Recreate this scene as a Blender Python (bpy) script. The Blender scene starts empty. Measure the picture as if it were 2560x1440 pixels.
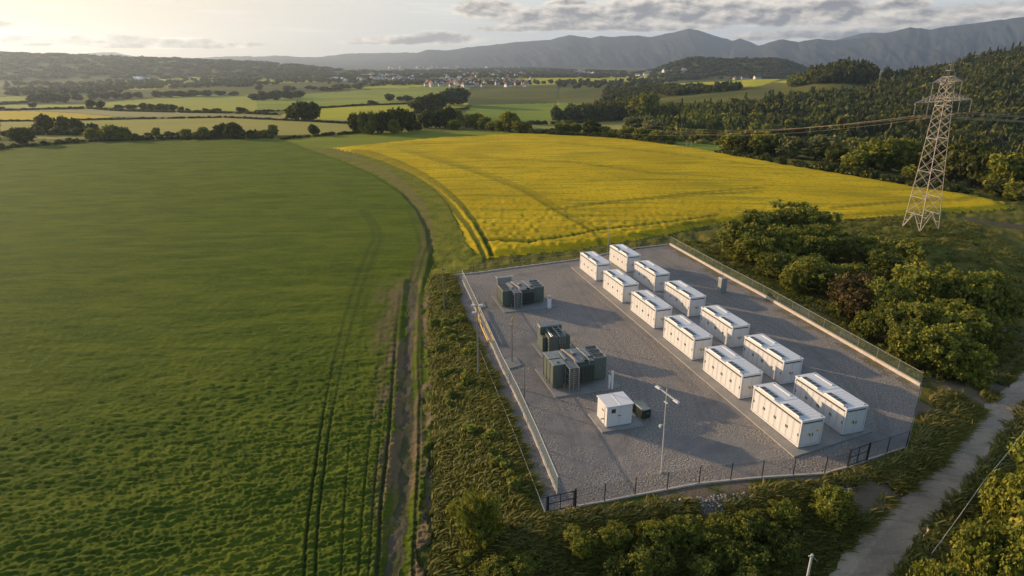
import bpy, bmesh, math, random
import numpy as np
from math import radians, sin, cos, pi, sqrt, atan2, degrees
from mathutils import Vector, Matrix

random.seed(11)
RNG = np.random.default_rng(11)
SC = bpy.context.scene
COL = SC.collection
# camera (solved from the photograph): focal length in px of a 2560 wide frame, pitch down, height
F, PIT, CH = 1573.0, radians(19.82), 33.35
CP, SP = cos(PIT), sin(PIT)
SUN_AZ, SUN_EL = radians(-58.5), radians(11.5)
YAW = 1.85731767
AV = np.array([cos(YAW), sin(YAW)])          # along the container rows
BV = np.array([AV[1], -AV[0]])               # across them
ROTZ = YAW - pi/2

# ------------------------------------------------------------------ numeric helpers
def sstep(a, b, x):
    t = np.clip((np.asarray(x, float)-a)/(b-a), 0, 1)
    return t*t*(3-2*t)
def _hash(i, j, seed):
    n = (i.astype(np.int64)*374761393 + j.astype(np.int64)*668265263 + seed*974634777) & 0xffffffff
    n = ((n ^ (n >> 13))*1274126177) & 0xffffffff
    return ((n ^ (n >> 16)) & 0xffff)/65535.0
def vnoise(x, y, seed=0):
    x = np.asarray(x, float); y = np.asarray(y, float)
    i = np.floor(x); j = np.floor(y); fx = x-i; fy = y-j
    fx = fx*fx*fx*(fx*(fx*6-15)+10); fy = fy*fy*fy*(fy*(fy*6-15)+10)
    a = _hash(i, j, seed); b = _hash(i+1, j, seed); c = _hash(i, j+1, seed); d = _hash(i+1, j+1, seed)
    return a + (b-a)*fx + (c-a)*fy + (a-b-c+d)*fx*fy
def fbm(x, y, seed=0, o=4):
    s = 0; a = .5
    for k in range(o):
        s = s + a*vnoise(x*2**k, y*2**k, seed+k*17); a *= .5
    return s
def inpoly(px, py, poly):
    r = np.zeros(px.shape, bool); n = len(poly)
    for i in range(n):
        x1, y1 = poly[i]; x2, y2 = poly[(i+1) % n]
        if y1 == y2: continue
        c = (y1 > py) != (y2 > py)
        r ^= c & (px < (x2-x1)*(py-y1)/(y2-y1)+x1)
    return r
def dseg(x, y, pts):
    d = np.full(np.shape(x), 1e9)
    for (x1, y1), (x2, y2) in zip(pts[:-1], pts[1:]):
        vx, vy = x2-x1, y2-y1
        t = np.clip(((x-x1)*vx+(y-y1)*vy)/(vx*vx+vy*vy+1e-9), 0, 1)
        d = np.minimum(d, np.hypot(x-x1-t*vx, y-y1-t*vy))
    return d
def U0(px, py, z=0.0):
    u = (px-1280)/F; w = (720-py)/F
    t = (z-CH)/(-SP+w*CP)
    return np.array([u*t, (CP+w*SP)*t])
def proj(x, y, z):
    z = z-CH; d = y*CP-z*SP
    d = np.where(np.abs(d) < .1, .1, d)
    return 1280+F*x/d, 720-F*(z*CP+y*SP)/d
def zat(x, y, py):
    lo, hi = -60., min(900., CH+(y*CP-1)/SP)
    for _ in range(50):
        m = (lo+hi)/2
        if proj(x, y, m)[1] > py: lo = m
        else: hi = m
    return lo

# ------------------------------------------------------------------ the lie of the land
YARD_PX = [(1130,689),(1165,684),(1445,648),(1640,616),(1675,611),(1802,683),(1907,740),(2019,804),(2130,868),(2303,967),
           (2266,1120),(2175,1152),(2062,1186),(1985,1193),(1828,1204),(1667,1227),(1510,1257),(1437,1272),(1362,1290),
           (1290,1100),(1245,990),(1200,880),(1150,790)]
YARD = [tuple(U0(*q)) for q in YARD_PX]
FR0, FR1 = U0(1367,1284), U0(2266,1120)
FN = np.array([FR1[1]-FR0[1], -(FR1[0]-FR0[0])]); FN /= np.hypot(*FN)
_az = np.radians([-60,-38.7,-19.8,1.4,13.5,26,32.8,39,60]); _rc = np.array([360,334,310,314,270,232,208,190,180.])
_haz = np.radians([-60,4,9,14,20,25,30,33,36,39,45,60]); _hh = np.array([-22,-22,-18,-8,4,6,8,15,30,38,44,48.])
_laz = np.radians([-60,-39,-35,-30,-26,-21,-17,-13,-9]); _lh = np.array([66,62,58,47,38,26,8,-18,-24.])
def T(x, y):
    x = np.asarray(x, float); y = np.asarray(y, float)
    r = np.hypot(x, y); az = np.arctan2(x, y)
    rc = np.interp(az, _az, _rc)
    left = sstep(radians(4), radians(-14), az)
    zv = -22*((1-left)*sstep(rc+6, rc+170, r) + left*sstep(rc+20, rc+800, r))
    zv = zv + (fbm(x/260, y/260, 5, 3)-.45)*14*sstep(rc+80, rc+500, r)*(1-sstep(2500, 5000, r))
    hh = np.interp(az, _haz, _hh)
    k = sstep(430, 1080, r)*(1-sstep(1150, 2100, r))
    zv = zv*(1-k) + np.where(hh > -22, hh, zv)*k
    zv = zv + 12*np.exp(-((az-radians(26))/radians(3.0))**2-((r-930)/90)**2)
    lh = np.interp(az, _laz, _lh)+(fbm(az*60, r/400, 9, 3)-.45)*8
    k = sstep(2200, 3400, r)*(1-sstep(3600, 5200, r))*sstep(radians(-8), radians(-13), az)
    zv = zv*(1-k)+lh*k
    k = sstep(2000, 2700, r)*(1-sstep(2800, 3800, r))*sstep(radians(10.5), radians(15), az)*sstep(radians(26), radians(21), az)
    zv = zv*(1-k)+(37+(fbm(az*60, r/300, 21, 3)-.5)*10)*k
    near = r < 330
    if np.any(near):
        xn = np.where(near, x, 0); yn = np.where(near, y, 100)
        P = YARD+[YARD[0]]
        d = dseg(xn, yn, P); d = np.where(inpoly(xn, yn, YARD), 0, d)
        df = (xn-FR0[0])*FN[0]+(yn-FR0[1])*FN[1]
        back = sstep(95, 118, yn)
        z = -1.1*sstep(.8, 9, d)*(1-back)*sstep(160, 60, r)
        z = z-3.2*sstep(.8, 13, df)*sstep(-8, 4, xn)*(1-.85*sstep(20, 33, xn))
        z = z+2.2*np.exp(-((xn-35)**2/95**2+(yn-215)**2/70**2))*sstep(115, 160, yn)
        z = z+1.5*np.exp(-((xn-83)**2+(yn-124)**2)/14**2)
        s = (xn-84)*.62-(yn-118)*.78
        z = z-6*sstep(6, 48, s)*sstep(52, 66, xn)*sstep(62, 80, yn)
        zv = np.where(near, zv+z, zv)
    return zv
_rs = np.concatenate([np.geomspace(22, 600, 2200), np.geomspace(601, 7000, 1600)])
def G(px, py):
    u = (px-1280)/F; w = (720-py)/F
    dx, dy, dz = u, CP+w*SP, -SP+w*CP
    n = math.hypot(dx, dy); t = _rs/n
    x, y, z = dx*t, dy*t, CH+dz*t
    h = z-T(x, y); k = np.argmax(h < 0)
    if h[k] >= 0: k = len(t)-1
    if k > 0:
        a = h[k-1]/(h[k-1]-h[k]+1e-9); tt = t[k-1]+(t[k]-t[k-1])*a
    else: tt = t[0]
    return np.array([dx*tt, dy*tt])
def G3(px, py):
    q = G(px, py); return Vector((q[0], q[1], float(T(q[0], q[1]))))

# ------------------------------------------------------------------ materials
def newmat(name):
    m = bpy.data.materials.new(name); m.use_nodes = True
    nt = m.node_tree; nt.nodes.clear()
    o = nt.nodes.new('ShaderNodeOutputMaterial'); b = nt.nodes.new('ShaderNodeBsdfPrincipled')
    nt.links.new(b.outputs[0], o.inputs[0])
    return m, nt, b, o
def N(nt, typ, **k):
    n = nt.nodes.new(typ)
    for a, v in k.items(): setattr(n, a, v)
    return n
def rgb(c): return (c[0], c[1], c[2], 1)
def mixc(nt, fac, a, b, mode='MIX'):
    n = N(nt, 'ShaderNodeMix', data_type='RGBA', blend_type=mode)
    for s, v in ((0, fac), (6, a), (7, b)):
        if hasattr(v, 'is_linked') or hasattr(v, 'links'): nt.links.new(v, n.inputs[s])
        elif s == 0: n.inputs[0].default_value = v
        else: n.inputs[s].default_value = rgb(v)
    return n.outputs[2]
def mth(nt, op, a, b=None, c=None, clamp=False):
    n = N(nt, 'ShaderNodeMath', operation=op, use_clamp=clamp)
    for i, v in enumerate((a, b, c)):
        if v is None: continue
        if hasattr(v, 'links'): nt.links.new(v, n.inputs[i])
        else: n.inputs[i].default_value = v
    return n.outputs[0]
def noise(nt, vec, scale, detail=4, rough=.55, dim='3D'):
    n = N(nt, 'ShaderNodeTexNoise'); n.inputs['Scale'].default_value = scale
    n.inputs['Detail'].default_value = detail; n.inputs['Roughness'].default_value = rough
    if vec is not None: nt.links.new(vec, n.inputs['Vector'])
    return n.outputs['Fac']
def ramp(nt, fac, a, b):
    n = N(nt, 'ShaderNodeMapRange', interpolation_type='SMOOTHSTEP'); nt.links.new(fac, n.inputs[0])
    n.inputs[1].default_value = a; n.inputs[2].default_value = b
    return n.outputs[0]
def coords(nt, scale=(1, 1, 1), rot=(0, 0, 0)):
    t = N(nt, 'ShaderNodeTexCoord'); m = N(nt, 'ShaderNodeMapping')
    m.inputs['Scale'].default_value = scale; m.inputs['Rotation'].default_value = rot
    nt.links.new(t.outputs['Object'], m.inputs[0]); return m.outputs[0]
def bump(nt, b, h, strength, dist):
    n = N(nt, 'ShaderNodeBump'); n.inputs['Strength'].default_value = strength; n.inputs['Distance'].default_value = dist
    nt.links.new(h, n.inputs['Height']); nt.links.new(n.outputs[0], b.inputs['Normal'])
def attr(nt, name):
    n = N(nt, 'ShaderNodeAttribute', attribute_name=name); return n.outputs['Fac']

def ground_mat(name, c1, c2, s1, c3=None, s3=30, soil=None, soilc=(.12,.085,.06), rutc=None, bs=.6, bd=.12, bscale=4, stretch=(1,1,1), rot=0, rough=.9, streak=None, sheen=0):
    m, nt, b, o = newmat(name)
    v = coords(nt, stretch, (0, 0, rot))
    n1 = ramp(nt, noise(nt, v, s1, 5, .6), .35, .65)
    c = mixc(nt, n1, c1, c2)
    n2 = noise(nt, v, s3, 4, .6)
    if c3: c = mixc(nt, ramp(nt, n2, .5, .72), c, c3)
    if streak:
        vs_ = coords(nt, streak[1], (0, 0, streak[2])); c = mixc(nt, mth(nt, 'MULTIPLY', ramp(nt, noise(nt, vs_, 1.0, 6, .68), .46, .72), streak[3]), c, streak[0])
    if soil: c = mixc(nt, attr(nt, soil), c, soilc)
    if rutc: c = mixc(nt, attr(nt, 'rut'), c, rutc)
    nt.links.new(c, b.inputs['Base Color']); b.inputs['Roughness'].default_value = rough
    if sheen: b.inputs['Sheen Weight'].default_value = sheen; b.inputs['Sheen Roughness'].default_value = .55; b.inputs['Sheen Tint'].default_value = (.36,.52,.10,1)
    b.inputs['Specular IOR Level'].default_value = .03
    if bs: bump(nt, b, noise(nt, v, bscale, 6, .7), bs, bd)
    return m
def paint(name, c, rough=.45, metal=0, dirt=.25, dirtc=(.25,.2,.15), spec=.4, streak=True):
    m, nt, b, o = newmat(name)
    oi = N(nt, 'ShaderNodeObjectInfo'); v = coords(nt, (2.2, 2.2, .35) if streak else (1, 1, 1))
    va = N(nt, 'ShaderNodeVectorMath', operation='MULTIPLY_ADD'); nt.links.new(oi.outputs['Random'], va.inputs[0]); va.inputs[1].default_value = (37, 53, 29); nt.links.new(v, va.inputs[2]); v = va.outputs[0]
    n = ramp(nt, noise(nt, v, 2.2, 6, .65), .45, .85)
    f = mth(nt, 'MULTIPLY', n, dirt)
    c0 = mixc(nt, mth(nt, 'MULTIPLY', oi.outputs['Random'], .12), c, tuple(x*.6 for x in c))
    nt.links.new(mixc(nt, f, c0, dirtc), b.inputs['Base Color'])
    r = mth(nt, 'MULTIPLY_ADD', n, .25, rough); nt.links.new(r, b.inputs['Roughness'])
    b.inputs['Metallic'].default_value = metal; b.inputs['Specular IOR Level'].default_value = spec
    return m
def leafmat(name, ca, cb, cc, trans=.3):
    m, nt, b, o = newmat(name)
    oi = N(nt, 'ShaderNodeObjectInfo')
    t = attr(nt, 'tint')
    f = mth(nt, 'ADD', mth(nt, 'MULTIPLY', t, .75), mth(nt, 'MULTIPLY', oi.outputs['Random'], .35), clamp=True)
    c = mixc(nt, f, ca, cb)
    w = mth(nt, 'MULTIPLY', ramp(nt, attr(nt, 'tone'), .55, 1.0), .8)
    c = mixc(nt, w, c, cc)
    nt.links.new(c, b.inputs['Base Color']); b.inputs['Roughness'].default_value = .7; b.inputs['Specular IOR Level'].default_value = .2
    tr = N(nt, 'ShaderNodeBsdfTranslucent'); nt.links.new(c, tr.inputs[0])
    mx = N(nt, 'ShaderNodeMixShader'); mx.inputs[0].default_value = trans
    nt.links.new(b.outputs[0], mx.inputs[1]); nt.links.new(tr.outputs[0], mx.inputs[2]); nt.links.new(mx.outputs[0], o.inputs[0])
    return m
def meshmat(name, c, alpha, scale=None):
    m, nt, b, o = newmat(name)
    b.inputs['Base Color'].default_value = rgb(c); b.inputs['Roughness'].default_value = .5
    tr = N(nt, 'ShaderNodeBsdfTransparent'); mx = N(nt, 'ShaderNodeMixShader'); mx.inputs[0].default_value = alpha
    nt.links.new(tr.outputs[0], mx.inputs[1]); nt.links.new(b.outputs[0], mx.inputs[2]); nt.links.new(mx.outputs[0], o.inputs[0])
    return m

M = {}
M['white'] = paint('white_paint', (.73,.725,.725), .4, dirt=.34, dirtc=(.45,.38,.3))
M['roofwhite'] = paint('roof_paint', (.78,.79,.80), .35, dirt=.35, dirtc=(.5,.5,.5), streak=False)
M['dark'] = paint('dark_slot', (.03,.03,.032), .6, dirt=.1)
M['black'] = paint('black_metal', (.025,.03,.04), .5, dirt=.1)
M['fan'] = paint('fan_grille', (.075,.08,.09), .5, metal=.1, dirt=.3, dirtc=(.1,.1,.1), streak=False)
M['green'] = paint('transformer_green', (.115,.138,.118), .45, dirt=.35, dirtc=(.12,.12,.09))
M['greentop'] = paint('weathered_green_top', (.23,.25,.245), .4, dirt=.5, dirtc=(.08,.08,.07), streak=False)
M['steel'] = paint('galvanised_steel', (.36,.36,.35), .4, metal=.5, dirt=.35)
M['palesteel'] = paint('pale_steel', (.62,.60,.56), .45, metal=.1, dirt=.3)
M['pylon'] = paint('pylon_steel', (.40,.36,.315), .5, metal=.15, dirt=.3, dirtc=(.3,.2,.13))
M['darkgreen'] = paint('dark_green_box', (.02,.035,.028), .4, dirt=.3)
M['greycab'] = paint('grey_cabinet', (.30,.32,.31), .5, dirt=.4)
M['yellow'] = paint('yellow_paint', (.75,.42,.04), .5, dirt=.4)
M['sign'] = paint('sign_yellow', (.80,.55,.03), .5, dirt=.15)
M['glass'] = paint('dark_window', (.06,.05,.03), .1, dirt=.3, dirtc=(.2,.17,.1))
M['wood'] = paint('grey_wood', (.20,.17,.14), .8, dirt=.5)
M['rope'] = paint('pale_rope', (.75,.72,.66), .8, dirt=.3)
M['wire'] = paint('cable', (.48,.36,.24), .5, metal=.2, dirt=.2)
M['insul'] = paint('brown_insulator', (.42,.36,.30), .3, dirt=.2)
M['bark'] = paint('bark', (.07,.05,.035), .9, dirt=.4, dirtc=(.15,.12,.09))
M['wallhouse'] = paint('house_render', (.62,.57,.51), .8, dirt=.4)
M['roofgrey'] = paint('slate_roof', (.16,.15,.16), .7, dirt=.3)
M['roofred'] = paint('red_roof', (.26,.09,.055), .7, dirt=.3)
M['fence'] = meshmat('fence_mesh', (.15,.20,.15), .21)
M['fencelight'] = meshmat('fence_mesh_light', (.26,.31,.31), .30)
M['wiremesh'] = meshmat('thin_wire_mesh', (.10,.11,.13), .20)
def concrete(name, c1, c2, sc=.6):
    return ground_mat(name, c1, c2, sc, tuple(x*.75 for x in c1), 9, bs=.25, bd=.02, bscale=18, rough=.85)
M['conc'] = concrete('concrete', (.30,.285,.265), (.36,.34,.31))
M['kerb'] = concrete('kerb_concrete', (.55,.48,.42), (.64,.56,.48), 1.2)
M['leaf'] = leafmat('leaf_green', (.070,.105,.018), (.165,.195,.028), (.34,.28,.03))
M['leafdark'] = leafmat('leaf_dark', (.034,.054,.016), (.088,.110,.023), (.22,.185,.026))
M['leafbright'] = leafmat('leaf_bright', (.10,.14,.020), (.20,.215,.028), (.36,.30,.03))
M['leafbrown'] = leafmat('leaf_brown', (.075,.062,.028), (.14,.10,.038), (.22,.15,.04))
M['leafsilver'] = leafmat('leaf_silver', (.11,.13,.05), (.21,.22,.085), (.3,.28,.10))
M['bushleaf'] = leafmat('bush_leaf', (.095,.135,.025), (.235,.26,.038), (.48,.39,.055), .38)
M['bushleafdark'] = leafmat('bush_leaf_dark', (.075,.108,.024), (.18,.21,.034), (.38,.31,.045), .38)
M['needle'] = leafmat('needle', (.024,.042,.017), (.062,.082,.024), (.15,.135,.027), .15)
M['tussock'] = leafmat('tussock_grass', (.095,.118,.020), (.21,.20,.038), (.44,.32,.12), .3)
M['stone'] = ground_mat('rubble_stone', (.34,.31,.28), (.46,.42,.37), 2, bs=.5, bd=.03, bscale=8)

# ------------------------------------------------------------------ object helpers
def tag(o, label=None, cat=None, group=None, kind=None):
    if label: o['label'] = label
    if cat: o['category'] = cat
    if group: o['group'] = group
    if kind: o['kind'] = kind
    return o
def link(o, parent=None):
    COL.objects.link(o)
    if parent is not None: o.parent = parent
    return o
def empty(name, loc, rz=0, label=None, cat=None, group=None):
    o = bpy.data.objects.new(name, None); o.empty_display_size = .3; o.location = loc; o.rotation_euler = (0, 0, rz)
    return tag(link(o), label, cat, group)
def copy_tree(o, parent=None):
    c = o.copy(); COL.objects.link(c)
    if parent is not None: c.parent = parent; c.matrix_parent_inverse = o.matrix_parent_inverse
    for ch in o.children: copy_tree(ch, c)
    return c
class MB:
    def __init__(s): s.v = []; s.f = []; s.m = []
    def add(s, vs, fs, mi=0):
        k = len(s.v); s.v += [tuple(q) for q in vs]
        for f in fs: s.f.append(tuple(i+k for i in f)); s.m.append(mi)
        return s
    def box(s, x0, x1, y0, y1, z0, z1, mi=0):
        return s.add([(x0,y0,z0),(x1,y0,z0),(x1,y1,z0),(x0,y1,z0),(x0,y0,z1),(x1,y0,z1),(x1,y1,z1),(x0,y1,z1)],
              [(3,2,1,0),(4,5,6,7),(0,1,5,4),(1,2,6,5),(2,3,7,6),(3,0,4,7)], mi)
    def hexa(s, b, t, mi=0):
        return s.add(list(b)+list(t), [(3,2,1,0),(4,5,6,7),(0,1,5,4),(1,2,6,5),(2,3,7,6),(3,0,4,7)], mi)
    def bar(s, p, q, w, h=None, mi=0, up=(0,0,1)):
        p = Vector(p); q = Vector(q); d = (q-p).normalized(); u = Vector(up)
        if abs(d.dot(u)) > .97: u = Vector((1,0,0))
        a = d.cross(u).normalized()*w/2; b = a.normalized().cross(d).normalized()*(h or w)/2
        return s.hexa([p-a-b,p+a-b,p+a+b,p-a+b], [q-a-b,q+a-b,q+a+b,q-a+b], mi)
    def tube(s, pts, r, n=8, mi=0):
        pts = [Vector(p) for p in pts]; R = r if hasattr(r, '__len__') else [r]*len(pts); k = len(s.v)
        for i, p in enumerate(pts):
            d = (pts[min(i+1, len(pts)-1)]-pts[max(i-1, 0)]).normalized()
            u = Vector((0,0,1)) if abs(d.z) < .95 else Vector((1,0,0))
            a = d.cross(u).normalized(); b = a.cross(d)
            for j in range(n):
                t = 2*pi*j/n; s.v.append(tuple(p+(a*cos(t)+b*sin(t))*R[i]))
        for i in range(len(pts)-1):
            for j in range(n):
                s.f.append((k+i*n+j, k+i*n+(j+1) % n, k+(i+1)*n+(j+1) % n, k+(i+1)*n+j)); s.m.append(mi)
        s.f.append(tuple(k+j for j in range(n))[::-1]); s.m.append(mi)
        s.f.append(tuple(k+(len(pts)-1)*n+j for j in range(n))); s.m.append(mi)
        return s
    def mesh(s, name, mats, bevel=0):
        me = bpy.data.meshes.new(name); me.from_pydata(s.v, [], s.f)
        mats = mats if isinstance(mats, (list, tuple)) else [mats]
        for m in mats: me.materials.append(m)
        me.polygons.foreach_set('material_index', s.m); me.update()
        bm = bmesh.new(); bm.from_mesh(me)
        if bevel: bmesh.ops.bevel(bm, geom=list(bm.edges), offset=bevel, segments=1, affect='EDGES', clamp_overlap=True)
        bmesh.ops.recalc_face_normals(bm, faces=bm.faces); bm.to_mesh(me); bm.free()
        return me
    def build(s, name, mats, parent=None, bevel=0, loc=None, rz=0):
        o = bpy.data.objects.new(name, s.mesh(name, mats, bevel))
        if loc is not None: o.location = loc
        if rz: o.rotation_euler = (0, 0, rz)
        return link(o, parent)
def npmesh(name, v, quads, mats, attrs=None, midx=None, smooth=False):
    me = bpy.data.meshes.new(name); n = len(v); k = len(quads)
    me.vertices.add(n); me.vertices.foreach_set('co', np.asarray(v, np.float32).ravel())
    w = quads.shape[1]
    me.loops.add(k*w); me.loops.foreach_set('vertex_index', np.asarray(quads, np.int32).ravel())
    me.polygons.add(k); me.polygons.foreach_set('loop_start', np.arange(0, k*w, w, dtype=np.int32))
    if smooth: me.polygons.foreach_set('use_smooth', np.ones(k, bool))
    for m in (mats if isinstance(mats, (list, tuple)) else [mats]): me.materials.append(m)
    if midx is not None: me.polygons.foreach_set('material_index', np.asarray(midx, np.int32))
    for a, val in (attrs or {}).items():
        at = me.attributes.new(a, 'FLOAT', 'POINT'); at.data.foreach_set('value', np.asarray(val, np.float32))
    me.update(calc_edges=True); me.validate()
    return me
def npobj(name, *a, **k):
    return link(bpy.data.objects.new(name, npmesh(name, *a, **k)))
def ordinal(n):
    w = ['first','second','third','fourth','fifth','sixth','seventh','eighth','ninth','tenth','eleventh','twelfth','thirteenth','fourteenth','fifteenth','sixteenth','seventeenth','eighteenth','nineteenth','twentieth']
    if n < 20: return w[n]
    t = ['twenty','thirty','forty','fifty','sixty'][(n+1)//10-2]
    return t.replace('y', 'ieth') if (n+1) % 10 == 0 else t+'-'+w[(n+1) % 10-1]

# ------------------------------------------------------------------ the ground, one sheet of vertices, cut into fields, yard, road and verges
pix = 3.0/F
rr = [23.0]
while rr[-1] < 5600: rr.append(rr[-1]+min(rr[-1]**2/CH*pix, rr[-1]*.014))
rr = np.array(rr); azs = np.radians(np.linspace(-47, 47, 960))
RR, AA = np.meshgrid(rr, azs, indexing='ij')
GX, GY = RR*np.sin(AA), RR*np.cos(AA)
GZ = T(GX, GY)
PX, PY = proj(GX, GY, GZ)
_k = sstep(190, 60, RR)*2.0+.2; _wx, _wy = GX+(fbm(GX/1.6, GY/1.6, 91, 4)-.47)*_k, GY+(fbm(GX/1.6+50, GY/1.6, 92, 4)-.47)*_k
WPX, WPY = proj(_wx, _wy, GZ)
Z = np.zeros(GX.shape, np.int16)
GREEN = [(0,372),(200,362),(400,354),(600,350),(700,349),(760,372),(850,402),(940,440),(1010,485),(1050,530),(1075,580),(1085,640),(1075,690),
         (1060,740),(1062,900),(1068,1100),(1060,1300),(1050,1560),(-400,1560),(-400,385)]
YEL = [(1212,646),(1400,630),(1520,612),(1640,592),(1790,560),(1930,548),(2080,553),(2290,537),(2450,531),(2530,523),(2500,505),(2400,482),(2290,468),
       (1950,411),(1700,366),(1500,341),(1320,335),(1100,345),(950,360),(830,372),(900,388),(960,406),(1030,438),(1080,470),(1118,510),(1145,560),(1170,620)]
ROAD = [(2800,760),(2600,905),(2505,975),(2467,1010),(2395,1087),(2342,1165),(2247,1255),(2132,1362),(2067,1440),(1980,1560),(2170,1560),(2230,1440),(2270,1387),
        (2325,1297),(2382,1242),(2420,1200),(2502,1095),(2600,1000),(2800,870)]
TRACK = [(1022,705),(1044,705),(1036,800),(1032,900),(1034,1000),(1032,1100),(1022,1250),(1012,1350),(1002,1560),(955,1560),(975,1350),(990,1250),(1003,1100),(1008,1000),(1010,900),(1016,800)]
ZONES = [  # name, outline in the photograph, range in metres, material key
 ('olive_field', [(0,304),(110,303),(560,295),(870,309),(905,324),(870,336),(700,340),(0,350)], (300,2500), 'f_olive'),
 ('golden_field', [(-300,280),(0,278),(90,279),(200,284),(290,293),(200,298),(100,302),(-300,306)], (300,3000), 'f_gold'),
 ('stubble_field', [(-300,272),(0,272),(300,271),(480,278),(700,290),(870,299),(905,309),(560,294),(290,292),(200,283),(90,278),(-300,279)], (300,3000), 'f_beige'),
 ('meadow', [(-300,262),(0,263),(200,262),(480,238),(620,238),(700,240),(720,250),(640,278),(480,277),(290,270),(-300,271)], (300,4000), 'f_green1'),
 ('meadow', [(640,252),(760,235),(980,222),(1180,212),(1170,225),(1060,250),(960,260),(800,268),(720,277),(640,279)], (300,4000), 'f_green2'),
 ('bright_meadow', [(800,271),(1000,262),(1170,258),(1160,270),(1040,282),(900,299),(800,299),(700,290),(720,280)], (300,3000), 'f_bright'),
 ('meadow', [(850,223),(1010,209),(1100,214),(1000,221)], (500,5000), 'f_bright'),
 ('green_pasture', [(1180,263),(1420,258),(1555,268),(1525,292),(1400,304),(1320,308),(1140,302)], (280,3000), 'f_green3'),
 ('pale_meadow', [(1320,310),(1400,305),(1700,300),(1740,330),(1560,337),(1320,325)], (280,2000), 'f_olive'),
 ('hill_meadow', [(1640,212),(1850,199),(1960,194),(1900,216),(1780,223),(1650,224)], (300,1500), 'f_bright'),
 ('hill_meadow', [(1930,206),(2000,195),(2160,183),(2130,191),(1990,210)], (300,1500), 'f_bright'),
 ('meadow', [(1285,197),(1640,189),(1650,195),(1560,206),(1290,214)], (600,5000), 'f_bright'),
 ('meadow', [(290,205),(480,193),(540,196),(430,212),(340,211)], (600,5000), 'f_bright'),
 ('meadow', [(640,195),(800,190),(790,205),(660,211)], (600,5000), 'f_bright'),
 ('meadow', [(-300,245),(0,243),(70,241),(75,252),(-300,258)], (600,5000), 'f_green1'),
 ('meadow', [(300,220),(420,214),(420,222),(330,226)], (600,5000), 'f_bright'),
 ('valley_meadow', [(1690,343),(1815,345),(1830,392),(1690,372)], (230,1500), 'f_green3'),
 ('valley_meadow', [(2080,338),(2400,352),(2420,380),(2080,365)], (230,1500), 'f_green3'),
 ('grass_strip', [(700,349),(830,372),(900,388),(960,406),(1030,438),(1080,470),(1118,510),(1145,560),(1170,620),(1212,646),(1180,672),(1120,690),(1078,690),(1085,640),(1075,580),(1050,530),(1010,485),(940,440),(850,402),(760,372)], (60,345), 'f_strip'),
 ('far_green_field', [(700,348),(870,332),(1000,328),(1230,330),(1320,336),(1100,346),(950,361),(830,373),(760,366)], (150,345), 'f_mid'),
 ('rapeseed_field', YEL, (40,345), 'f_yellow'),
 ('green_field', GREEN, (0,420), 'f_crop'),
 ('dirt_track', [(2385,546),(2420,545),(2480,553),(2600,566),(2700,575),(2700,588),(2560,578),(2450,562)], (60,200), 'track'),
 ('dirt_track', TRACK, (0,140), 'track'),
 ('dirt_road', ROAD, (0,140), 'road'),
 ('gravel_yard', YARD_PX, (0,140), 'gravel'),
]
for i, (nm, poly, (r0, r1), mk) in enumerate(ZONES):
    xs = [q[0] for q in poly]; ys = [q[1] for q in poly]
    sel = (RR >= r0) & (RR <= r1) & (PX > min(xs)-2) & (PX < max(xs)+2) & (PY > min(ys)-2) & (PY < max(ys)+2)
    ii = np.nonzero(sel)
    if nm in ('gravel_yard',): h = inpoly(PX[ii], PY[ii], poly)
    elif mk in ('track', 'road'): h = inpoly(PX[ii]*.55+WPX[ii]*.45, PY[ii]*.55+WPY[ii]*.45, poly)
    else: h = inpoly(WPX[ii], WPY[ii], poly)
    Z[ii[0][h], ii[1][h]] = i+1
znum = {}
for i, zz in enumerate(ZONES): znum.setdefault(zz[0], i+1)
rut = np.zeros(GX.shape); rutz = np.zeros(GX.shape); soil = np.zeros(GX.shape)
def paint_rut(pts, w, depth=1.0, rmax=420):
    global rut, rutz
    wp = [tuple(G(*q)) for q in pts]
    xs = [q[0] for q in wp]; ys = [q[1] for q in wp]
    sel = np.nonzero((GX > min(xs)-3) & (GX < max(xs)+3) & (GY > min(ys)-3) & (GY < max(ys)+3) & (RR < rmax))
    wob = (fbm(GX[sel]/2.5, GY[sel]/2.5, 3, 2)-.37)*w*.8
    d = dseg(GX[sel]+wob, GY[sel], wp); ce = np.maximum(np.gradient(rr)[:, None], RR*(azs[1]-azs[0]))[sel]; wl = np.maximum(w, .8*ce)
    val = (1-sstep(wl*.5, wl, d))*depth
    rut[sel] = np.maximum(rut[sel], val*np.sqrt(w/wl)); rutz[sel] = np.maximum(rutz[sel], val*sstep(.35, 1.0, w/ce))
ra = [(905,530),(930,570),(936,600),(916,640),(892,700),(864,790),(842,880),(824,960),(807,1060),(792,1160),(772,1300),(752,1560)]
rb = [(917,533),(946,573),(952,602),(932,650),(908,715),(883,800),(864,880),(847,960),(828,1060),(814,1160),(797,1300),(783,1560)]
paint_rut(ra, .15, .8); paint_rut(rb, .15, .8)
paint_rut([(958,590),(936,660),(915,760),(900,860),(885,1000),(872,1150),(860,1300),(850,1560)], .10, .5)
paint_rut([(970,730),(955,830),(940,960),(925,1100),(910,1250),(890,1560)], .12, .5)
paint_rut([(985,760),(972,850),(962,960),(950,1100),(935,1250),(915,1560)], .12, .5)
paint_rut([(1000,735),(990,850),(982,960),(972,1100),(955,1250),(935,1560)], .2, .8)
paint_rut([(1048,735),(1046,900),(1050,1000),(1048,1150),(1040,1300),(1030,1560)], .2, .8)
for off in (0, 16, 32, 46):
    paint_rut([(1025+off,530),(1042+off,580),(1052+off,620),(1045+off*.8,660),(1030+off*.6,700)], .16, .6)
paint_rut([(890,381),(960,404),(1032,440),(1088,476),(1132,520),(1166,565),(1190,605),(1212,645)], .62, 1)
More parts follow.
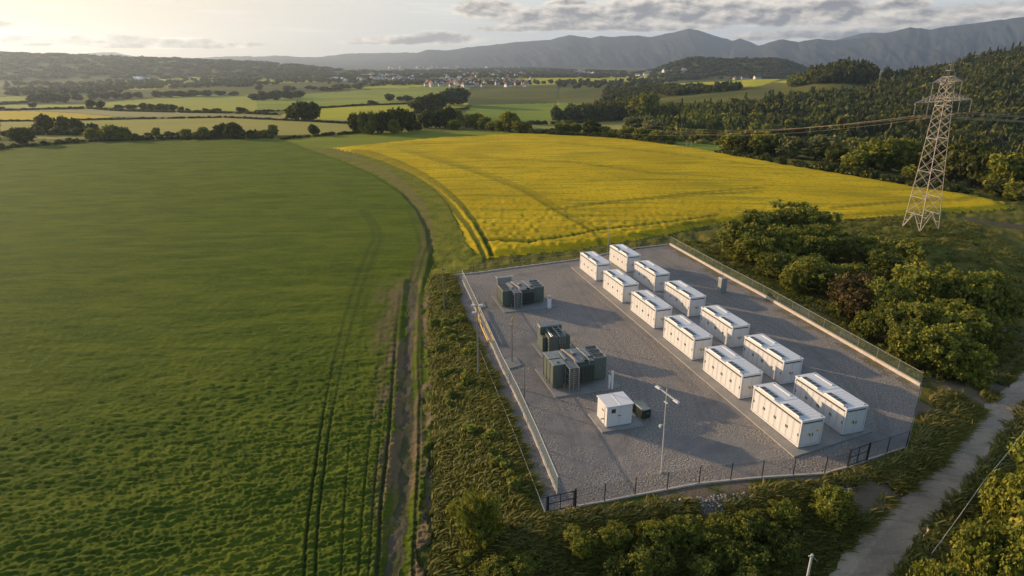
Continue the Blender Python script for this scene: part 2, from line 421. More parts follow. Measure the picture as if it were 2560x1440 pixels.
paint_rut([(915,383),(985,406),(1055,440),(1108,476),(1150,516),(1184,556),(1210,600),(1230,640)], .62, 1)
paint_rut([(1010,380),(1090,405),(1200,440),(1300,480),(1400,540),(1478,585),(1505,616)], .32, .85)
paint_rut([(1030,380),(1112,405),(1220,440),(1322,482),(1418,540),(1494,580)], .26, .6)
paint_rut([(1226,608),(1320,613),(1440,594),(1500,581),(1640,566),(1790,545)], .6, 1)
paint_rut([(1500,590),(1640,576),(1790,556)], .4, .6)
paint_rut([(1370,532),(1520,513),(1740,489),(1900,476)], .6, .8)
paint_rut([(1580,508),(1740,495),(1900,485)], .6, .7)
paint_rut([(2080,527),(2250,512),(2400,507),(2438,498),(2400,486),(2340,480)], .5, .9)
paint_rut([(1120,360),(1400,362),(1640,385),(1900,420)], .7, .55)
paint_rut([(1180,400),(1420,410),(1640,440),(1900,455)], .7, .5)
paint_rut([(0,640),(300,610),(560,600),(760,590)], .5, .35); paint_rut([(0,700),(300,665),(600,640)], .5, .3)
paint_rut([(200,540),(520,520),(800,505)], .6, .3)
_r0 = rut.copy(); rut[:] = 0
for off in (-5, 13):
    paint_rut([(1033+off,712),(1050+off,650),(1066+off,610),(1060+off,560),(1040+off,512),(1006+off,470),(955+off,430),(880+off,398),(800+off,372)], .35, 1)
track_soil = rut.copy(); rut[:] = _r0
# soil showing between the last crop rows and along the bank
sr = (PX > 900) & (PX < 1090) & (PY > 640) & (RR < 130)
soil = np.where(sr, np.maximum(sstep(.45, .60, fbm(GX/1.0+9, GY/6, 31, 4)), rut*.7)*sstep(910, 985, PX)*sstep(680, 760, PY), 0)
verge = (Z == 0) & (RR < 330)
soil = np.maximum(soil, track_soil*.8)
soil = np.where(verge & (GY < 92), sstep(.44, .62, fbm(GX/3.1, GY/3.1, 77, 4)), soil)
for pts in ([(1402,1262),(1450,1180),(1440,1090),(1400,1010),(1330,900)],[(1420,1258),(1520,1150),(1620,1050),(1600,950),(1540,860),(1470,770),(1420,690)],[(1660,1150),(1780,1080),(1740,980),(1640,870),(1540,780),(1440,700)],
            [(1300,690),(1420,665),(1560,690)],[(2180,1030),(2100,930),(1960,830),(1840,760),(1720,690),(1640,640)],[(2080,1160),(2210,1080),(2190,990)],[(1380,1240),(1330,1130),(1270,1000),(1215,880),(1165,760)],[(1345,1200),(1310,1110),(1255,1000),(1200,880)]):
    for off in (-10, 10): paint_rut([(a+off, b) for a, b in pts], .32, .8)
_zg = Z == znum['gravel_yard']
_df = dseg(GX, GY, [tuple(U0(1675,612)), tuple(U0(2301,966))])
soil = np.where(_zg, sstep(.40, .60, fbm(GX/1.2, GY/1.2, 61, 4)+.35*sstep(2.6, .4, _df)-.22)*sstep(3.6, .8, _df), soil)
for off in (-34, -14, 14, 36):
    paint_rut([(2520+off,1000),(2440+off,1085),(2390+off,1165),(2310+off,1280),(2215+off,1390),(2120+off,1520)], .42, .38)
cell = np.maximum(np.gradient(rr)[:, None], RR*(azs[1]-azs[0]))
def oct(w, x, y, seed): return (vnoise(x/w, y/w, seed)-.5)*sstep(.35, 1.2, w/cell)
ca, sa = cos(radians(14)), sin(radians(14))
U_ = GX*ca+GY*sa; V_ = -GX*sa+GY*ca
dz = np.zeros(GX.shape)
zt = znum['dirt_track']+1; zc = znum['green_field']; zy = znum['rapeseed_field']
g = (Z == zc)
wx = fbm(U_/9, V_/9, 6, 3)*3
tuft = (vnoise(U_/1.0+wx, V_/.32+wx*.6, 1)-.5)*.11*sstep(.25, .8, .4/cell)+(vnoise(U_/.6+wx, V_/.2, 2)-.5)*.18*sstep(.3, .9, .22/cell)+oct(.2, GX, GY, 8)*.14+(fbm(U_/20+wx*.2, V_/4, 14, 4)-.45)*.30
def edge_ramp(poly, w):
    wp = [tuple(G(*q)) for q in poly]; return sstep(0, w, dseg(GX, GY, wp+([wp[0]] if len(poly) > 15 else [])))
dz = np.where(g, (.35+tuft)*edge_ramp(GREEN[5:16], 1.2), dz)
y_ = (Z == zy)
tuft = oct(.9, GX, GY, 4)*.36+oct(.35, GX, GY, 9)*.22+(fbm(GX/16, GY/4, 15, 3)-.45)*.22
dz = np.where(y_, (.75+tuft)*edge_ramp(YEL, 3.0), dz)
vz = (fbm(GX/2.2, GY/2.2, 41, 4)-.45)*1.1+oct(.5, GX, GY, 42)*.22
vz = vz*(1-.75*soil)
dz = np.where(verge, vz*sstep(.0, 3.0, dseg(GX, GY, YARD+[YARD[0]])), dz)
dt = edge_ramp(TRACK+[TRACK[0]]*8, .9)
dz = np.where(g, dz*(.25+.75*dt), dz)
dz = dz*(1-.55*rutz)
dz = np.where(Z == znum['grass_strip'], .12+(fbm(GX/1.6, GY/1.6, 43, 4)-.45)*.5*sstep(.3, 1.2, .8/cell), dz)
dz = np.where(Z == zt, .05+(fbm(GX/.9, GY/2, 44, 4)-.45)*.35, dz)
zg = Z == znum['gravel_yard']
dz = np.where(zg, (fbm(GX/5, GY/5, 51, 3)-.45)*.05, dz)
zr = (Z == znum['dirt_road'])
dz = np.where(zr, (fbm(GX/2.5, GY/2.5, 52, 4)-.45)*.22, dz)

GZ2 = GZ+dz

M['f_crop'] = ground_mat('green_crop', (.066,.099,.011), (.112,.139,.015), .14, (.16,.175,.02), 3.0, soil='soil', streak=((.036,.064,.009), (.15,.95,1), radians(-14), .8), sheen=.10, soilc=(.19,.13,.075), rutc=(.030,.045,.012), bs=.9, bd=.16, bscale=2.9, stretch=(.55,1.5,1), rot=radians(-14))
M['f_yellow'] = ground_mat('rapeseed_bloom', (.52,.355,.014), (.68,.465,.018), .035, (.24,.25,.02), 1.1, sheen=.05, streak=((.20,.215,.02), (.045,.42,1), radians(4), .85), rutc=(.07,.095,.015), bs=.9, bd=.2, bscale=2.4)
M['f_strip'] = ground_mat('strip_grass', (.13,.16,.022), (.22,.22,.03), .3, (.30,.26,.04), 1.6, soil='soil', soilc=(.24,.17,.09), bs=.9, bd=.2, bscale=2.4)
M['f_mid'] = ground_mat('young_crop', (.17,.20,.024), (.22,.23,.03), .03, bs=.5, bd=.3, bscale=.8, sheen=.07)
M['f_olive'] = ground_mat('olive_stubble', (.29,.26,.07), (.35,.30,.09), .01, bs=.4, bd=.3, bscale=.5, sheen=.07)
M['f_gold'] = ground_mat('golden_crop', (.52,.37,.03), (.46,.34,.04), .01, bs=.4, bd=.3, bscale=.5, sheen=.07)
M['f_beige'] = ground_mat('beige_stubble', (.32,.27,.15), (.27,.24,.11), .008, bs=.4, bd=.3, bscale=.5, sheen=.07)
M['f_green1'] = ground_mat('pale_pasture', (.27,.29,.05), (.34,.32,.06), .006, bs=.4, bd=.3, bscale=.5, sheen=.07)
M['f_green2'] = ground_mat('pasture', (.18,.22,.04), (.26,.28,.05), .008, bs=.4, bd=.3, bscale=.5, sheen=.07)
M['f_green3'] = ground_mat('deep_pasture', (.15,.21,.03), (.21,.25,.035), .01, bs=.4, bd=.3, bscale=.5, sheen=.07)
M['f_bright'] = ground_mat('bright_pasture', (.36,.36,.03), (.45,.40,.04), .01, bs=.4, bd=.3, bscale=.5, sheen=.07)  # brighter, yellower base colour than the other pastures
def gravel_mat():
    m, nt, b, o = newmat('gravel'); v = coords(nt)
    big = noise(nt, v, .11, 5, .6); pk = ramp(nt, big, .44, .60)              # loose stone against driven-over ground
    sp = noise(nt, v, 5.5, 3, .7); vor = N(nt, 'ShaderNodeTexVoronoi'); vor.inputs['Scale'].default_value = 6.5; nt.links.new(v, vor.inputs['Vector'])
    st = mixc(nt, ramp(nt, sp, .32, .70), (.16,.145,.13), (.45,.405,.36))
    cp = mixc(nt, ramp(nt, noise(nt, v, .5, 5, .6), .35, .65), (.215,.20,.19), (.28,.26,.24))
    c = mixc(nt, pk, st, cp); v2 = coords(nt, (1.2, .12, 1), (0, 0, radians(16)))
    c = mixc(nt, mth(nt, 'MULTIPLY', ramp(nt, noise(nt, v2, 1.0, 4, .6), .52, .72), .35), c, (.30,.265,.23))
    c = mixc(nt, mth(nt, 'MULTIPLY', attr(nt, 'rut'), .32), c, (.165,.155,.15)); c = mixc(nt, mth(nt, 'MULTIPLY', attr(nt, 'soil'), .8), c, (.17,.145,.07))
    nt.links.new(c, b.inputs['Base Color']); b.inputs['Roughness'].default_value = .95; b.inputs['Specular IOR Level'].default_value = .1
    h = mth(nt, 'ADD', mth(nt, 'MULTIPLY', vor.outputs['Distance'], mth(nt, 'SUBTRACT', 1.25, pk)), noise(nt, v, 5.0, 6, .75))
    bump(nt, b, h, .8, .075); return m
M['gravel'] = gravel_mat()
M['road'] = ground_mat('dirt', (.64,.49,.35), (.47,.37,.275), .22, (.68,.53,.39), 5, rutc=(.33,.255,.185), streak=((.25,.195,.145), (.35,1.6,1), radians(-38), .6), bs=1.0, bd=.16, bscale=3.0, rough=.95)
M['track'] = ground_mat('track_soil', (.13,.105,.08), (.085,.085,.04), .5, (.07,.095,.022), 1.3, bs=.8, bd=.1, bscale=4)
M['verge'] = ground_mat('rough_verge', (.090,.110,.022), (.155,.145,.034), .35, (.22,.175,.055), 1.8, soil='soil', soilc=(.21,.165,.115), bs=.9, bd=.25, bscale=2.2)
M['valley'] = ground_mat('valley_ground', (.10,.115,.03), (.17,.165,.045), .006, bs=.4, bd=1, bscale=.2)
nr, na = GX.shape
IDX = np.arange(nr*na).reshape(nr, na)
QU = np.stack([IDX[:-1,:-1], IDX[:-1,1:], IDX[1:,1:], IDX[1:,:-1]], -1).reshape(-1, 4)[:, ::-1]
FZ = Z[:-1,:-1].ravel(); FR = np.repeat(rr[:-1], na-1)
ALLV = np.stack([GX, GY, GZ2], -1).reshape(-1, 3)
def cut(name, sel, mk):
    q = QU[sel]
    if not len(q): return
    u, inv = np.unique(q, return_inverse=True)
    o = npobj(name, ALLV[u], inv.reshape(q.shape), M[mk], {'rut': rut.ravel()[u], 'soil': soil.ravel()[u]}, smooth=True)
    tag(o, kind='structure')
cut('grass_verge', (FZ == 0) & (FR < 325), 'verge')
cut('valley_ground', (FZ == 0) & (FR >= 325), 'valley')
for i, zz in enumerate(ZONES): cut(zz[0], FZ == i+1, zz[3])
# the plain goes on beyond and beside the finely modelled part
mb = MB(); R_ = [22.9, 60, 330, 1000, 3000, 5590]
pts = []
for k in range(25):
    a = radians(47+k*(360-94)/24)
    pts.append([(r*sin(a), r*cos(a), float(T(r*sin(a), r*cos(a)))-.05) for r in R_])
for k in range(24):
    for j in range(5):
        mb.add([pts[k][j], pts[k+1][j], pts[k+1][j+1], pts[k][j+1]], [(0,1,2,3)])
kk = 48
for k in range(kk):
    a, b = 2*pi*k/kk, 2*pi*(k+1)/kk
    mb.add([(0,0,-4),(23.5*sin(b),23.5*cos(b),-4.2),(23.5*sin(a),23.5*cos(a),-4.2)], [(0,1,2)])
    mb.add([(5500*sin(a),5500*cos(a),-30),(5500*sin(b),5500*cos(b),-30),(11000*sin(b),11000*cos(b),-34),(11000*sin(a),11000*cos(a),-34)], [(0,1,2,3)])
tag(mb.build('plain', M['valley']), kind='structure')

# ------------------------------------------------------------------ mountains: ridges with their own distance, depth and gullies
def ridge(name, prof, D, depth, mk, seed, rough):
    prof = sorted(prof); xs = np.array([q[0] for q in prof], float); ys = np.array([q[1] for q in prof], float)
    azp = np.arctan((xs-1280)/F*CP)
    a = np.linspace(azp[0], azp[-1], 420); n = 60
    top = np.interp(a, azp, ys); top = top+(fbm(a*120, a*0, seed, 4)-.47)*3.0
    hz = 720-F*math.tan(PIT)
    tz = CH+(hz-top)/F*CP*D*np.sqrt(1)*1.0/np.cos(a)*np.cos(a)
    base = -40
    edge = sstep(azp[0], azp[0]+.03, a)*sstep(azp[-1], azp[-1]-.03, a)
    tz = base+(tz-base)*edge
    V = np.zeros((n, len(a), 3))
    for i in range(n):
        s = i/(n-1)*1.6
        r = D-depth+depth*s
        if s <= 1: k = s**1.25
        else: k = 1-((s-1)/.6)**1.3
        gul = np.abs(fbm(a*46+s*1.5, s*3+a*9, seed+3, 5)-.47)*4
        kk_ = np.clip(k+(gul-.35)*rough*np.minimum(s, 1)*(1-np.minimum(s, 1))*4*.25 if s <= 1 else k, 0, 1.0)
        z = base+(tz-base)*kk_
        # keep line of sight height correct with distance
        V[i,:,0] = r*np.sin(a); V[i,:,1] = r*np.cos(a); V[i,:,2] = z
    ix = np.arange(n*len(a)).reshape(n, len(a))
    q = np.stack([ix[:-1,:-1], ix[:-1,1:], ix[1:,1:], ix[1:,:-1]], -1).reshape(-1, 4)[:, ::-1]
    o = npobj(name, V.reshape(-1,3), q, M[mk], smooth=True); tag(o, kind='structure'); return o
M['mountain'] = ground_mat('haze_blue_moorland', (.045,.054,.062), (.062,.070,.074), .0012, (.075,.080,.075), .004, bs=0)  # blue of distant haze is put into the base colour
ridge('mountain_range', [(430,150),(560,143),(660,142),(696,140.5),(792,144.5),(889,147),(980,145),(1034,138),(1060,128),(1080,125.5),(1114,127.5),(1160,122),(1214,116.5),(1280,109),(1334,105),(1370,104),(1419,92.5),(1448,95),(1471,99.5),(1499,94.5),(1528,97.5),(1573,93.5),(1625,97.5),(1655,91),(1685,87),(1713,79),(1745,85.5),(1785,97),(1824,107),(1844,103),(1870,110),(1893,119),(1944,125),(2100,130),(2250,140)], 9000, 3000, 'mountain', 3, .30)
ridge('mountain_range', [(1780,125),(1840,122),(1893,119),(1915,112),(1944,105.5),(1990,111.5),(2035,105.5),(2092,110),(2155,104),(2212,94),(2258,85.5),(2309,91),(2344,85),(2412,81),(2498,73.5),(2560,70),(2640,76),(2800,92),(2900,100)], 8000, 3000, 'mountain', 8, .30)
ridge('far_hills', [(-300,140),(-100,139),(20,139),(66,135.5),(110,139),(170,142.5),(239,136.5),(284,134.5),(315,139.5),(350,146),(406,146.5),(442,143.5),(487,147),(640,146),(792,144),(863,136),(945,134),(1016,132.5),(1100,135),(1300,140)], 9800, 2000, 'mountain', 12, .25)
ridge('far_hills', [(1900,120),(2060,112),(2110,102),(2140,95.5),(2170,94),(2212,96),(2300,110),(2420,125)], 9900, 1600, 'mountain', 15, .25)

# ------------------------------------------------------------------ the camera
cam = bpy.data.cameras.new('camera'); co = link(bpy.data.objects.new('camera', cam))
cam.sensor_width = 36; cam.lens = 36*F/2560; cam.clip_start = .5; cam.clip_end = 80000
co.location = (0, 0, CH); co.rotation_euler = (pi/2-PIT, 0, 0)
SC.camera = co

# ------------------------------------------------------------------ foliage
def quads_at(P, Nn, size, asp, rng):
    n = len(P)
    Nn = Nn/np.linalg.norm(Nn, axis=1, keepdims=True)
    r = rng.normal(size=(n,3)); a = np.cross(Nn, r); a /= np.linalg.norm(a, axis=1, keepdims=True)+1e-9
    b = np.cross(Nn, a)
    s = size*(.6+.8*rng.random((n,1)))
    a = a*s*asp; b = b*s
    V = np.stack([P-a, P-b*.8+a*.15, P+a, P+b*.8-a*.1], 1).reshape(-1,3)
    return V, np.arange(4*n).reshape(n,4)
_ico = None
def ico():
    global _ico
    if _ico is None:
        bm = bmesh.new(); bmesh.ops.create_icosphere(bm, subdivisions=2, radius=1)
        v = np.array([q.co[:] for q in bm.verts]); f = np.array([[x.index for x in q.verts] for q in bm.faces]); bm.free(); _ico = (v, f)
    return _ico
def crown(seed, ncard, card, nl=9, shape='round', core=True, z0=.12, sub=0, spread=.035):
    """crown in a unit box: x,y in -.5..+.5, z 0..1; returns verts, quads, tint, tone"""
    rng = np.random.default_rng(seed)
    if shape == 'conifer':
        P = []; Nn = []
        for k in range(ncard):
            h = .08+.92*rng.random()**1.25; rad = (.5*(1-h)**.8+.02)*(.75+.5*rng.random()); t = rng.random()*2*pi
            whorl = .04*math.sin(h*60)
            P.append((rad*cos(t), rad*sin(t), h-.04+whorl*rad)); Nn.append((cos(t)*.7, sin(t)*.7, .55))
        P = np.array(P); Nn = np.array(Nn)+rng.normal(size=(ncard,3))*.35
        lob = rng.integers(0, 6, ncard); lobes = [((0,0,.3),.3),((0,0,.55),.19),((0,0,.75),.11)]
    else:
        lobes = []
        for k in range(nl):
            t = rng.random()*2*pi
            if shape == 'round': zc = z0+.22+(.96-z0-.42)*((k+.5)/nl); mr = .30*math.sin(pi*min(1, max(.12, (zc-z0)/(1-z0)*.95+.05)))
            elif shape == 'tall': zc = z0+.15+(.80-z0)*((k+.5)/nl); mr = .22
            else: zc = .22+.45*rng.random(); mr = .34
            rad = mr*(.35+.65*rng.random()); rl = .17+.11*rng.random()
            if shape == 'bush': rl = .10+.17*rng.random(); zc = min(zc+.12*rng.random(), 1-rl)
            lobes.append(((rad*cos(t), rad*sin(t), min(zc, 1-rl)), rl))
        lobes.append(((0,0,z0+.40*(1-z0)), .30 if shape != 'tall' else .2)); 
        w = np.array([l[1]**2 for l in lobes]); w /= w.sum()
        P = np.zeros((0,3)); Nn = P; lob = np.zeros(0, int)
        while len(P) < ncard:
            m = ncard*2; li = rng.choice(len(lobes), m, p=w)
            d = rng.normal(size=(m,3)); d /= np.linalg.norm(d, axis=1, keepdims=True)
            c = np.array([lobes[i][0] for i in li]); r = np.array([lobes[i][1] for i in li])[:,None]
            q = c+d*r*(.72+.52*rng.random((m,1))**1.3)*np.array([1,1,.85])
            ok = q[:,2] > z0*.6
            for j,(cc, rl) in enumerate(lobes):
                ok &= (np.linalg.norm((q-cc)/np.array([1,1,.85]), axis=1) > rl*.74) | (li == j)
            P = np.vstack([P, q[ok]]); Nn = np.vstack([Nn, d[ok]+rng.normal(size=(ok.sum(),3))*.75]); lob = np.concatenate([lob, li[ok]])
        P = P[:ncard]; Nn = Nn[:ncard]; lob = lob[:ncard]
    if sub:
        P = P[:,None,:]+rng.normal(size=(len(P), sub, 3))*np.array([1,1,.8])*spread*(.5+rng.random((len(P),1,1))); P = P.reshape(-1,3)
        Nn = np.repeat(Nn, sub, 0)+rng.normal(size=(len(P),3))*.7; lob = np.repeat(lob, sub); tsub = np.repeat(rng.random(len(P)//sub), sub)
    V, Q = quads_at(P, Nn, card, 1.15, rng)
    lt = rng.random(len(lobes)+8)
    tint = np.repeat(np.clip(.4*lt[lob]+.4*rng.random(len(P))+(.35*tsub if sub else .1), 0, 1), 4)
    tone = np.repeat(rng.random(len(P))**1.0, 4)
    if core:
        iv, fi = ico(); k = len(V)
        for j,(cc, rl) in enumerate(lobes):
            vv = iv*rl*(.36 if sub > 12 else .62 if sub else .74)*np.array([1,1,.85])*(1+.25*(rng.random((len(iv),1))-.5))+np.array(cc)
            vv[:,2] = np.maximum(vv[:,2], z0*.55)
            f4 = np.hstack([fi, fi[:,2:3]])
            V = np.vstack([V, vv]); Q = np.vstack([Q, -1-(f4+len(V)-len(vv))])   # triangles flagged negative
            tint = np.concatenate([tint, np.full(len(iv), lt[j]*.5)]); tone = np.concatenate([tone, np.zeros(len(iv))])
    return V, Q, tint, tone
def foliage_mesh(name, parts, mats):
    """parts: list of (V,Q,tint,tone,matindex)"""
    vs=[]; tris=[]; qs=[]; ti=[]; to=[]; qm=[]; tm=[]; k=0
    for V,Q,t1,t2,mi in parts:
        vs.append(V); ti.append(t1); to.append(t2)
        neg = Q[:,0] < 0
        q = Q[~neg]; qs.append(q+k); qm.append(np.full(len(q), mi))
        t = (-1-Q[neg])[:,:3]; tris.append(t+k); tm.append(np.full(len(t), mi)); k += len(V)
    V = np.vstack(vs); q = np.vstack(qs); t = np.vstack(tris) if tris else np.zeros((0,3),int)
    me = bpy.data.meshes.new(name); me.vertices.add(len(V)); me.vertices.foreach_set('co', V.astype(np.float32).ravel())
    li = np.concatenate([q.ravel(), t.ravel()]).astype(np.int32)
    me.loops.add(len(li)); me.loops.foreach_set('vertex_index', li)
    me.polygons.add(len(q)+len(t))
    st = np.concatenate([np.arange(len(q))*4, len(q)*4+np.arange(len(t))*3]).astype(np.int32)
    me.polygons.foreach_set('loop_start', st)
    for m in mats: me.materials.append(m)
    me.polygons.foreach_set('material_index', np.concatenate(qm+tm).astype(np.int32))
    for a, val in (('tint', np.concatenate(ti)), ('tone', np.concatenate(to))):
        at = me.attributes.new(a, 'FLOAT', 'POINT'); at.data.foreach_set('value', val.astype(np.float32))
    me.update(calc_edges=True); return me
def trunk_mesh(seed, z1=.55, r=.028, limbs=5, name='trunk'):
    rng = random.Random(seed); mb = MB()
    p = [(0,0,-.03),(.01,0,.12),(rng.uniform(-.02,.02),rng.uniform(-.02,.02),.3),(rng.uniform(-.03,.03),rng.uniform(-.03,.03),z1)]
    mb.tube(p, [r*1.5, r, r*.85, r*.4], 7)
    for k in range(limbs):
        t = rng.random()*2*pi; h = rng.uniform(.16,.36); L = rng.uniform(.14,.28)
        mb.tube([(0,0,h),(L*.5*cos(t),L*.5*sin(t),h+L*.5),(L*cos(t),L*sin(t),h+L*1.0)], [r*.55,r*.4,r*.15], 5)
    return mb.mesh(name, M['bark'])
def proto_set(tagname, seeds, ncard, card, shape, mk, nl=9, z0=.12):
    out = []
    for s in seeds:
        sb = 22 if 'bush' in shape else (0 if shape == 'conifer' else 9)
        c = crown(s, ncard//max(1, sb), card, nl, shape, True, z0, sb, .030 if sb == 22 else .034)
        out.append(foliage_mesh(tagname, [c+(0,)], [M[mk]]))
    return out
TR = [trunk_mesh(s) for s in (1,2,3)]
TRB = [trunk_mesh(s, .5, .02, 7) for s in (4,5)]
CR = {
 'round': proto_set('crown', (21,22,23,24), 2300, .045, 'round', 'bushleaf', 13, .04),
 'dark': proto_set('crown', (31,32,33,34), 2200, .045, 'round', 'leafdark', 13, .05),
 'bright': proto_set('crown', (41,42), 2300, .045, 'round', 'leafbright', 13, .04),
 'silver': proto_set('crown', (45,46,47), 2800, .038, 'round', 'leafsilver', 13, .04),
 'tall': proto_set('crown', (51,52), 1500, .04, 'tall', 'leaf', 8),
 'conifer': proto_set('crown', (61,62), 1100, .05, 'conifer', 'needle'),
 'bush': proto_set('crown', (71,72,73,74), 7500, .0235, 'bush', 'bushleaf', 16, .03),
 'bushdark': proto_set('crown', (75,76,77), 7500, .0235, 'bush', 'bushleafdark', 16, .03),
 'bushbrown': proto_set('crown', (78,), 7000, .023, 'bush', 'leafbrown', 15, .03),
 'bushbright': proto_set('crown', (79,80), 8000, .021, 'bush', 'leafbright', 16, .03),
}
KIND = {'round':'broadleaf_tree','dark':'broadleaf_tree','bright':'broadleaf_tree','silver':'broadleaf_tree','tall':'broadleaf_tree','conifer':'conifer_tree',
        'bush':'bush','bushdark':'bush','bushbrown':'bush','bushbright':'bush'}
_cnt = [0]
def plant(px, yb, yt, w, kind, label, group, back=0):
    q = G(px, yb)
    if back:
        d = q/np.hypot(*q); q = q+d*back
    z = float(T(*q)); 
    h = max(1.0, zat(q[0], q[1], yt)-z)
    dep = q[1]*CP-(z+h/2-CH)*SP
    W_ = w/F*dep
    k = _cnt[0]; _cnt[0] += 1
    o = empty(KIND[kind], (q[0], q[1], z-.15), (k*2.399) % 6.283, label, 'bush' if KIND[kind] == 'bush' else 'tree', group)
    wk = 1.18 if kind in ('round','bright','silver') and px > 1280 else 1.02
    o.scale = (W_*wk, W_*wk, h+.15)
    c = CR[kind][k % len(CR[kind])]
    link(bpy.data.objects.new('crown', c), o)
    link(bpy.data.objects.new('trunk', (TRB if KIND[kind] == 'bush' else TR)[k % 2]), o)
    return o
LOOK = {'round':'round green tree','dark':'dark round tree','bright':'yellow-green tree','silver':'pale grey-green tree','tall':'tall narrow green tree','conifer':'dark conifer',
        'bush':'green leafy bush','bushdark':'dark leafy bush','bushbrown':'reddish-brown leafy bush','bushbright':'yellow-green leafy bush'}
def row(items, where, group, side='left'):
    items = sorted(items, key=lambda t: t[0])
    for i, t in enumerate(items):
        back = t[5] if len(t) > 5 else 0
        plant(t[0], t[1], t[2], t[3], t[4], '%s, %s from %s %s' % (LOOK[t[4]], ordinal(i), side, where), group, back)

row([(57,360,316,58,'dark'),(115,330,284,54,'dark'),(163,328,290,32,'dark'),(195,334,293,34,'dark'),(232,336,306,44,'dark'),(230,350,318,30,'round'),(262,350,324,34,'round'),(288,349,309,52,'round'),
     (312,348,316,36,'round'),(390,342,317,22,'round'),(428,340,330,20,'dark'),(465,344,321,32,'round'),(510,344,316,32,'round'),(532,344,324,24,'dark'),(555,344,308,38,'dark'),(585,346,304,46,'dark'),(625,340,324,22,'dark'),
     (640,340,322,18,'conifer'),(657,340,324,34,'round'),(683,338,310,28,'round'),(786,337,310,28,'dark')], 'in the hedgerow behind the green field', 'trees in the hedgerow behind the green field')
row([(228,270,248,24,'dark'),(252,269,251,22,'dark'),(300,272,261,26,'dark'),(330,273,261,30,'dark'),(360,275,256,22,'dark'),(382,276,259,26,'dark'),(400,277,258,26,'dark'),(415,277,260,22,'dark'),(433,278,260,24,'dark'),(453,279,266,16,'dark'),
     (471,281,270,14,'dark'),(514,281,270,16,'dark'),(540,282,270,30,'dark'),(605,282,267,28,'dark'),(5,276,266,20,'dark'),(82,268,257,20,'dark')], 'in the hedge across the pale fields', 'trees in the hedge across the pale fields')
row([(85,256,233,32,'dark'),(110,257,232,34,'dark'),(135,257,231,36,'dark'),(160,256,233,34,'dark'),(195,251,232,26,'dark'),(236,248,228,30,'dark'),(262,248,230,30,'dark'),(290,246,228,30,'dark'),(318,247,230,28,'dark'),(345,244,229,26,'dark'),
     (395,243,226,30,'dark'),(425,243,226,30,'dark'),(455,242,226,32,'dark'),(485,241,224,36,'dark'),(515,240,224,36,'dark'),(550,238,226,30,'dark'),(585,238,228,26,'dark'),
     (635,251,234,30,'dark'),(660,251,226,34,'dark'),(690,250,225,34,'dark'),(720,247,224,36,'dark'),(748,244,226,34,'dark')], 'in the wooded line beyond the pale fields', 'trees beyond the pale fields')
row([(738,301,255,42,'dark'),(762,302,251,48,'dark'),(784,301,253,44,'dark')], 'in the three-tree clump on the pasture', 'trees in the clump on the pasture')
row([(889,331,283,40,'dark'),(912,334,279,36,'dark'),(930,333,274,40,'round'),(955,332,277,40,'dark'),(978,332,270,46,'dark'),(1003,330,267,48,'dark'),(1022,329,275,44,'dark'),(925,335,302,34,'round'),(985,334,296,34,'round'),(1040,327,300,30,'dark'),
     (1068,320,277,42,'dark'),(1090,320,272,44,'dark'),(1117,320,266,46,'dark'),(1140,320,270,44,'round'),(1135,324,298,36,'bright'),(1165,322,283,40,'round'),(1188,323,281,44,'round'),(1210,324,290,40,'round'),(1232,326,303,40,'round'),(1255,327,298,40,'round'),(1275,328,277,48,'round'),
     (1298,331,300,36,'round'),(1318,331,305,24,'round')], 'in the tree belt behind the mid-green field', 'trees behind the mid-green field')
row([(1045,280,240,40,'dark'),(1072,281,233,44,'dark'),(1098,280,232,44,'dark'),(1110,262,224,44,'dark'),(1135,262,218,48,'dark'),(1155,262,216,40,'dark'),(975,252,234,26,'dark'),(1000,252,240,18,'dark'),(1020,252,238,30,'dark'),(930,261,250,26,'dark')], 'in the copse on the middle pasture', 'trees in the copse on the middle pasture')
row([(1410,336,303,42,'round',6),(1440,337,306,30,'round',10),(1478,340,299,50,'dark',8),(1510,342,314,36,'round',8),(1532,344,322,30,'round',6),(1560,347,318,34,'round',8),(1580,345,290,56,'silver',20),(1600,352,318,40,'round',6),(1628,356,297,60,'silver',18),(1645,360,325,44,'round',6),(1672,362,336,36,'round',6),
     (1350,336,322,26,'round',6),(1385,336,320,24,'dark',6)], 'along the far crest of the yellow field', 'trees along the crest of the yellow field')
row([(1828,386,332,62,'round',10),(1862,392,338,60,'dark',10),(1895,398,328,66,'round',14),(1935,404,332,66,'dark',16),(1975,408,338,60,'silver',14),(2035,414,336,92,'silver',16),(2085,424,362,60,'dark',10),(2130,434,372,60,'round',8),(2165,436,350,66,'round',16),(2205,440,338,96,'bright',14),(2250,448,346,80,'round',18),
     (2275,458,410,50,'bright',5),(2330,462,352,90,'dark',18),(2385,474,344,96,'dark',16),(2425,482,356,92,'dark',14),(2470,488,372,84,'dark',12),(2520,498,378,96,'round',10),(2560,506,352,96,'dark',18),(2500,498,450,60,'dark',6),(2545,512,455,70,'round',6),(2620,520,360,110,'dark',14)],
    'at the right edge of the yellow field', 'trees at the right edge of the yellow field')
row([(1590,302,238,44,'bright'),(1614,304,231,50,'bright'),(1652,302,260,46,'round'),(1700,328,286,42,'bright'),(1732,332,280,50,'bright'),(1768,333,284,46,'round'),(1802,334,281,52,'bright'),(1842,335,287,48,'round'),(1882,335,279,56,'bright'),(1922,337,291,46,'round'),(1958,337,299,42,'bright'),(2000,338,292,50,'round'),(2050,340,300,50,'dark')],
    'at the foot of the wooded hillside', 'trees at the foot of the wooded hillside')
